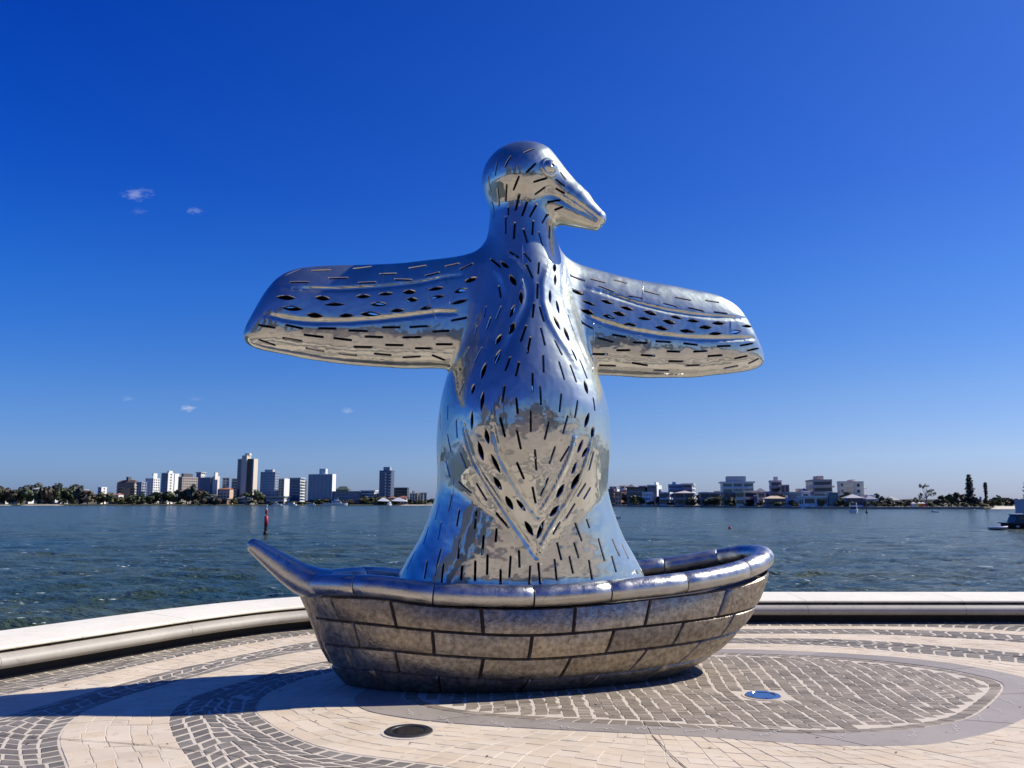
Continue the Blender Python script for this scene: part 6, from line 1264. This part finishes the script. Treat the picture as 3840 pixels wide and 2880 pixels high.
# two white shade canopies on the shore
for px, w, lb in ((1440 + 58, 60, 'white peaked shade canopy on the shore right of the green trees'), (1452 - 12, 46, 'white pyramid shade canopy below the dark rounded tower')):
    Y = 952; x, y, _ = at(px, Y); e = empty('canopy', (x, y, LAND)); tag(e, lb, 'canopy'); mb = MB(); Wd = w / 3105 * Y / 2
    mb.add([(-Wd, -4, 4), (Wd, -4, 3.4), (Wd, 4, 4), (-Wd, 4, 3.4), (-Wd * .2, 0, 8)], [(0, 1, 4), (1, 2, 4), (2, 3, 4), (3, 0, 4), (3, 2, 1, 0)]); mb.obj('roof', GEL, e)
    for a in (-1, 1):
        for b in (-1, 1): mb = MB(); mb.box(a * Wd - .1, a * Wd + .1, b * 4 - .1, b * 4 + .1, 0, 3.5); mb.obj('post', STL, e)
# white flybridge cruiser seen from its stern
x, y, _ = at(3199, 256); e = empty('motor_cruiser', (x, y, WZ), R(66)); tag(e, 'white flybridge motor cruiser seen from astern, left of the green channel marker', 'boat')
mb = MB(); prism_hull(mb, 7.4, 2.7, .85); mb.obj('hull', GEL, e)
mb = MB(); cabin(mb, -1.7, 2.0, 2.2, .86, 2.05, .9); mb.obj('cabin', GEL, e)
mb = MB(); mb.box(-1.77, -1.6, -.9, .9, 1.0, 1.75); mb.box(-1.2, .9, -1.03, 1.03, 1.3, 1.8); mb.obj('windows', GL[0], e)
mb = MB(); mb.box(-3.68, -2.2, -1.15, 1.15, .55, .8); mb.obj('cockpit', BLK, e)
mb = MB(); mb.box(-1.9, .4, -1.0, 1.0, 2.95, 3.05); mb.tube([(-1.8, -.95, 2.05), (-1.3, -.9, 2.95)], .05, 6); mb.tube([(-1.8, .95, 2.05), (-1.3, .9, 2.95)], .05, 6); mb.tube([(.3, -.95, 2.05), (.3, -.9, 2.95)], .05, 6); mb.tube([(.3, .95, 2.05), (.3, .9, 2.95)], .05, 6); mb.obj('hardtop', GEL, e)
# green channel marker
x, y, _ = at(3248, 246); e = empty('channel_marker', (x, y, WZ)); tag(e, 'thin channel marker pile with dark green topmark right of the white cruiser', 'channel marker')
mb = MB(); mb.tube([(0, 0, -.6), (0, 0, 3.4)], .10, 10); mb.obj('pile', BLK, e)
mb = MB(); mb.lathe([(.02, 3.9), (.26, 3.2), (.26, 2.5), (.10, 2.4)], 12, smooth=False); mb.obj('topmark', GRNP, e)
mb = MB(); mb.lathe([(.08, 3.9), (.14, 4.05), (.12, 4.25), (.03, 4.3)], 10); mb.obj('lantern', GEL, e)
mb = MB(); mb.lathe([(.34, -.3), (.34, .35), (.22, .55), (.1, .6)], 12); mb.obj('collar', BLK, e)
# red channel marker
x, y, _ = at(1001, 79.5); e = empty('channel_marker', (x, y, WZ)); tag(e, 'red and black channel marker pile with can topmark and lantern, left of the bird', 'channel marker')
mb = MB(); mb.lathe([(.155, -.6), (.155, .95), (.14, .95)], 14, smooth=False); mb.obj('pile', BLK, e)
mb = MB(); mb.lathe([(.10, .80), (.178, .82), (.178, 1.72), (.10, 1.76)], 16); mb.obj('sleeve', RED, e)
mb = MB(); mb.tube([(0, 0, 1.7), (0, 0, 2.45)], .025, 8); mb.obj('rod', STL, e)
mb = MB(); mb.lathe([(.12, 1.93), (.135, 1.95), (.135, 2.28), (.12, 2.3)], 14, smooth=False); mb.obj('topmark', RED, e)
mb = MB(); mb.lathe([(.05, 2.32), (.07, 2.36), (.07, 2.47), (.03, 2.52)], 12); mb.obj('lantern', GEL, e)
mb = MB(); mb.lathe([(.02, 2.54), (.09, 2.74), (.085, 2.76)], 12); mb.obj('solar_cap', wmat((.5, .6, .75)), e)
mb = MB(); mb.lathe([(.15, -.3), (.23, -.1), (.23, .16), (.16, .34)], 14); mb.obj('fender_ring', BLK, e)
# small red buoy
x, y, _ = at(2734, 97); mb = MB(); mb.lathe([(.05, -.16), (.17, -.08), (.21, .06), (.17, .2), (.08, .27), (.04, .28)], 14); o = mb.obj('mooring_buoy', RED); o.location = (x, y, WZ); tag(o, 'small round red mooring buoy alone on the water right of the bird', 'buoy')
# white post
x, y, _ = at(626, 820); e = empty('mooring_post', (x, y, WZ)); tag(e, 'white post with dark foot standing in the water before the left grove', 'post')
mb = MB(); mb.tube([(0, 0, 1), (0, 0, 5.0)], .35, 8); mb.obj('shaft', GEL, e); mb = MB(); mb.tube([(0, 0, -1), (0, 0, 1.0)], .6, 8); mb.obj('foot', BLK, e)
# small open boats
def dinghy(px, Y, L, rz, label, hullm=GEL):
    x, y, _ = at(px, Y); e = empty('small_boat', (x, y, WZ), rz); tag(e, label, 'boat'); mb = MB(); prism_hull(mb, L, L * .38, L * .13); mb.obj('hull', hullm, e)
    mb = MB(); cabin(mb, -.1 * L, .15 * L, L * .2, L * .13, L * .24, .1 * L); mb.obj('console', GEL, e); mb = MB(); mb.box(-.56 * L, -.50 * L, -.06 * L, .06 * L, -.05, L * .22); mb.obj('outboard', BLK, e); return e
dinghy(3509, 262, 2.6, R(5), 'small white open motorboat on the water before the bare gum tree')
# white launch just right of the bird's skirt
x, y, _ = at(2296, 158); e = empty('launch', (x, y, WZ), R(200)); tag(e, 'small white launch on the water, half hidden by the right side of the bird', 'boat')
mb = MB(); prism_hull(mb, 3.0, 1.2, .45); mb.obj('hull', GEL, e); mb = MB(); cabin(mb, -.5, .9, .9, .46, .95, .3); mb.obj('cabin', GEL, e); mb = MB(); mb.box(-.6, .7, -.5, .5, 1.15, 1.22); mb.obj('awning', GEL, e)
# pontoon with moored craft at the right edge
x, y, _ = at(3826, 97); e = empty('workboat', (x + .1, y, WZ), R(176)); tag(e, 'dark moored workboat with low cabin cut by the right edge of the picture', 'boat')
mb = MB(); prism_hull(mb, 4.9, 2.2, .62); mb.obj('hull', BLK, e); mb = MB(); mb.box(-2.1, 2.25, -1.13, 1.13, .64, .74); mb.obj('gunwale', DKH, e)
mb = MB(); cabin(mb, -1.9, 1.35, 1.8, .75, 1.62, .35); mb.obj('cabin', DKH, e); mb = MB(); mb.box(-1.7, .8, .74, .86, 1.05, 1.45); mb.box(-1.7, .8, -.86, -.74, 1.05, 1.45); mb.obj('windows', GL[0], e)
mb = MB(); mb.box(-1.95, 1.2, -.85, .85, 1.63, 1.70); mb.obj('roof', wmat((.35, .37, .42)), e)
for i in range(4):
    mb = MB(); q = -1.5 + i * .9; mb.tube([(q - .16, 1.16, .3), (q + .16, 1.16, .3)], .10, 10); mb.obj('fender', GEL if i % 2 else BLK, e)
x, y, _ = at(3737, 94.5); e = empty('tender', (x, y, WZ), R(5)); tag(e, 'long thin white tender boat tied to the dark workboat, at the right edge', 'boat')
mb = MB(); prism_hull(mb, 2.2, .55, .15); mb.obj('hull', DKH, e); mb = MB(); mb.box(-1.0, .8, -.27, .27, .16, .26); mb.tube([(-1.05, -.26, .24), (.9, -.22, .30), (1.05, 0, .36)], .06, 8); mb.tube([(-1.05, .26, .24), (.9, .22, .30), (1.05, 0, .36)], .06, 8); mb.obj('tubes', GEL, e)
x, y, _ = at(3832, 104); e = empty('jetty_hut', (x, y, WZ)); tag(e, 'pale grey service box on a pile behind the workboat, at the right edge', 'hut')
mb = MB(); mb.box(-.55, .9, -.6, .6, 1.7, 3.3); mb.obj('box', wmat((.42, .44, .50)), e); mb = MB(); mb.tube([(0.2, 0, -.6), (0.2, 0, 1.7)], .2, 10); mb.obj('pile', BLK, e); mb = MB(); mb.box(-.62, .97, -.67, .67, 3.31, 3.4); mb.obj('roof', wmat((.5, .52, .56)), e)
for px, c, lb in ((3424, (.75, .72, .62), 'cream tent-like kiosk among the park trees'), (3447, (.65, .45, .12), 'small amber kiosk, the second of three in the park'), (3459, (.7, .12, .06), 'tiny red and white kiosk, rightmost of the park kiosks'), (2741, (.7, .68, .62), 'white parked van on the far bank road below the widest block')):
    Y = shore_y(px) + 2.6; x, y, _ = at(px, Y); nm = 'parked_van' if 'van' in lb else 'kiosk'; e = empty(nm, (x, y, LAND)); tag(e, lb, 'van' if 'van' in lb else 'kiosk')
    if nm == 'parked_van':
        mb = MB(); cabin(mb, -1.6, 1.9, 1.6, .35, 1.7, .7); mb.obj('body', GEL, e); mb = MB(); mb.box(-1.2, .8, -.83, -.7, 1.05, 1.4); mb.obj('windows', GL[0], e)
        for q in (-1.0, 1.1): mb = MB(); mb.tube([(q, -.8, .3), (q, -.6, .3)], .3, 12); mb.obj('wheel', BLK, e)
    else:
        mb = MB(); mb.box(-.9, .9, -.8, .8, 0, 1.7); mb.obj('wall', wmat(c), e); mb = MB(); mb.add([(-1.1, -1, 1.72), (1.1, -1, 1.72), (1.1, 1, 1.72), (-1.1, 1, 1.72), (0, 0, 2.5)], [(0, 1, 4), (1, 2, 4), (2, 3, 4), (3, 0, 4), (3, 2, 1, 0)]); mb.obj('roof', wmat((.72, .7, .66)), e)

# ------------------------------------------------------------------ the city side, behind the viewer: seen only mirrored in the polished bird
def city(label, x, y, w, d, h, rz, wall, front, glass=0, name='office_tower'):
    e = empty(name, (x, y, 0), rz); tag(e, label, 'building', 'buildings of the city side'); mb = MB(); mb.box(-w / 2, w / 2, -d / 2, d / 2, -.5, h); mb.obj('wall', wmat(wall), e)
    g = MB(); nf = int(h / 3.8)
    for i in range(nf): g.box(-w / 2 + .8, w / 2 - .8, d / 2 - .1, d / 2 + .12, i * 3.8 + 1.2, i * 3.8 + 3.2)
    g.obj('windows', GL[glass], e, 'stuff'); mb = MB(); mb.box(-w * .25, w * .25, -d * .25, d * .25, h + .02, h + 4); mb.obj('plant_room', wmat(DGREY), e)
city('slim dark glass office tower mirrored in the chest of the bird', -14, -210, 24, 24, 92, .1, (.06, .07, .09), 'band', 1)
city('broad grey office tower mirrored in the near wing', -120, -190, 34, 26, 84, -.3, (.14, .14, .15), 'band')
city('beige office tower mirrored beside the near wing root', -70, -230, 30, 26, 118, .2, (.22, .19, .16), 'band')
city('very dark tall tower mirrored in the middle of the near wing', -185, -240, 38, 30, 150, -.2, (.07, .08, .10), 'band', 1)
city('low cafe pavilion with dark glass front, mirrored in the belly', 14, -38, 22, 8, 3.6, .05, (.30, .22, .16), 'band', 0, 'cafe_pavilion')
city('pale mid-rise hotel mirrored low in the far wing', 110, -200, 46, 22, 40, .4, (.40, .36, .30), 'band', 2)
for i, x in enumerate(range(-78, 96, 11)):
    e = empty('plaza_tree', (x + rnd.uniform(-3, 3), -52 - rnd.uniform(0, 12) - abs(x) * .1, 0)); tag(e, ['first', 'second', 'third', 'fourth', 'fifth', 'sixth', 'seventh', 'eighth', 'ninth', 'tenth', 'eleventh', 'twelfth', 'thirteenth', 'fourteenth', 'fifteenth', 'sixteenth'][i] + ' rounded plaza tree from the river end of the row mirrored in the bird', 'tree', 'plaza trees behind the viewer')
    h = rnd.uniform(6.5, 10); c = bpy.data.objects.new('crown', CROWNS[(0 if i % 3 else 1, i % 3)]); COL.objects.link(c); c.parent = e; c.location = (0, 0, h * .62); c.scale = (h * .62, h * .6, h * .42)
    t = bpy.data.objects.new('trunk', TRUNK); COL.objects.link(t); t.parent = e; t.scale = (h, h, h * .7)
for x, y, c in ((-6, -22, (.38, .05, .04)), (9, -30, (.6, .57, .5)), (-16, -28, (.10, .12, .2))):  # umbrellas made up to put blobs of colour in the belly reflection
    e = empty('added_umbrella', (x, y, 0)); tag(e, {(.38, .05, .04): 'red', (.6, .57, .5): 'cream', (.10, .12, .2): 'navy'}[c] + ' umbrella added behind the viewer to colour the belly reflection', 'umbrella', 'umbrellas added for the reflection')
    mb = MB(); mb.add([(1.7 * math.cos(k * math.pi / 4), 1.7 * math.sin(k * math.pi / 4), 2.3) for k in range(8)] + [(0, 0, 3.0)], [(k, (k + 1) % 8, 8) for k in range(8)]); mb.obj('canopy', wmat(c), e); mb = MB(); mb.tube([(0, 0, 0), (0, 0, 2.95)], .03, 8); mb.obj('pole', STL, e)

# each tree of a belt gets a label of its own, by what stands behind it and its place in that stretch
MARKS = [(-180, 'beyond the left edge of the beach'), (15, 'by the pale flat-roofed house'), (46, 'by the leftmost red-roofed house'), (100, 'by the small white house at the far left'), (134, 'by the grey curved-roof hall'), (163, 'by the dark grey balcony block'),
 (202, 'by the small white cubic house'), (240, 'by the low white garden rooms'), (287, 'by the long thin-roofed dark building'), (340, 'left of the slim white block'), (373, 'by the slim white six storey block'), (416, 'by the red-tiled house with white gables'), (450, 'at the left corner of the brown hotel'), (490, 'before the right half of the brown hotel'),
 (521, 'before the narrow slate-blue block'), (560, 'before the white stepped block'), (606, 'before the blue half of the twin slab tower'), (645, 'before the white flank of the twin slab tower'), (685, 'before the brownish grey slab'), (742, 'before the slim navy tower'), (770, 'before the dark blue block'), (801, 'before the bright cream stair tower'), (845, 'before the cream apartment blocks'),
 (900, 'before the left half of the tallest tower'), (940, 'before the right half of the tallest tower'), (1003, 'before the blue-grey office tower'), (1055, 'before the lower grey block'), (1107, 'before the navy glazed tower'), (1155, 'at the left corner of the striped slab tower'), (1205, 'before the middle of the striped slab tower'), (1245, 'before the white end wall of the striped slab tower'),
 (1290, 'before the left part of the long low office'), (1335, 'before the right part of the long low office'), (1380, 'before the white roofed low pavilion'), (1430, 'before the dark rounded tower'), (1475, 'right of the dark rounded tower'), (1510, 'before the low dark green office'), (1560, 'by the cream block left of the bird'), (1620, 'behind the left edge of the bird'), (1750, 'hidden behind the bird, left half'), (1900, 'hidden behind the bird, middle'), (2050, 'hidden behind the bird, right half'), (2190, 'behind the right edge of the bird'),
 (2290, 'by the dark brick block right of the bird'), (2326, 'by the orange brick bay'), (2400, 'by the wide dark brown block'), (2437, 'by the white round-balconied front'), (2468, 'by the salmon-red house'), (2512, 'by the white curled balconies'), (2585, 'by the reddish terrace block'), (2674, 'by the long low navy block'), (2745, 'by the low dark grey block'), (2808, 'by the peach coloured front'), (2855, 'by the narrow white-fronted house'), (2912, 'by the sand-roofed building'), (2985, 'by the blue glass front'), (3060, 'by the white colonnaded house'), (3132, 'by the teal glass cube'), (3210, 'by the navy villa'), (3270, 'by the grey gabled villa'), (3290, 'below the rightmost cream apartment block'), (3350, 'by the pale grey roofed house'), (3410, 'by the cream kiosk'), (3474, 'at the foot of the bare gum tree'), (3530, 'right of the bare gum tree'), (3580, 'left of the tall pine'), (3640, 'at the foot of the tall pine'), (3700, 'at the foot of the slender pole-like tree'), (3745, 'behind the left part of the white beach'), (3790, 'behind the right part of the white beach'), (3860, 'at the right edge of the picture')]
buckets = {}
for t in TREES:
    if t[6] == 'trees on the right bank': continue
    px = t[0]; mk = min(MARKS, key=lambda m: abs(m[0] - px))[1]; row = 'behind' if 'behind the right' in t[6] else 'back' if t[6] == 'trees on the rise' else 'shrub' if 'waterside' in t[6] else 'front'
    buckets.setdefault((mk, row), []).append(t)
ORD = ['leftmost', 'second', 'third', 'fourth', 'fifth', 'sixth', 'seventh', 'eighth']
for (mk, row), ts in buckets.items():
    ts.sort(key=lambda t: t[0])
    for i, t in enumerate(ts):
        colr = ['dark green', 'olive', 'brownish', 'bluish green'][t[3]]
        nm = {'back': 'tree on the rise', 'behind': 'set-back tree', 'shrub': 'waterside bush', 'front': 'tree'}[row]
        t[4]['label'] = ('%s %s %s' % (colr, nm, mk)) if len(ts) == 1 else '%s %s %s %s' % (ORD[i], colr, nm, mk)

for o in S.objects:
    if 'label' in o and len(o['label'].split()) > 16: print('LONG', o.name, o['label'])

# wooded bank running on past both sides of the frame
mb = MB(); r = random.Random(77)
for a0, a1 in ((-1450, -190), (3990, 5150)):
    px = a0
    while px < a1:
        w = r.uniform(50, 90); Y = shore_y(px) + r.uniform(15, 60); x, y, _ = at(px, Y); Wd = w / 3105 * Y / 2; H = r.uniform(.016, .022) * Y + 4
        me = CROWNS[(r.choice([0, 1, 2]), r.randrange(3))]; q = r.uniform(0, 6.28); C_, S_ = math.cos(q), math.sin(q)
        mb.add([(x + (v.co.x * C_ - v.co.y * S_) * Wd * 1.4, y + (v.co.x * S_ + v.co.y * C_) * Wd * 1.2, LAND + H * .5 + v.co.z * H * .55) for v in me.vertices], [tuple(p.vertices) for p in me.polygons]); px += w * .5
o = mb.obj('treeline', LEAF[0]); o['kind'] = 'stuff'; o['label'] = 'wooded river bank continuing past both sides of the picture'
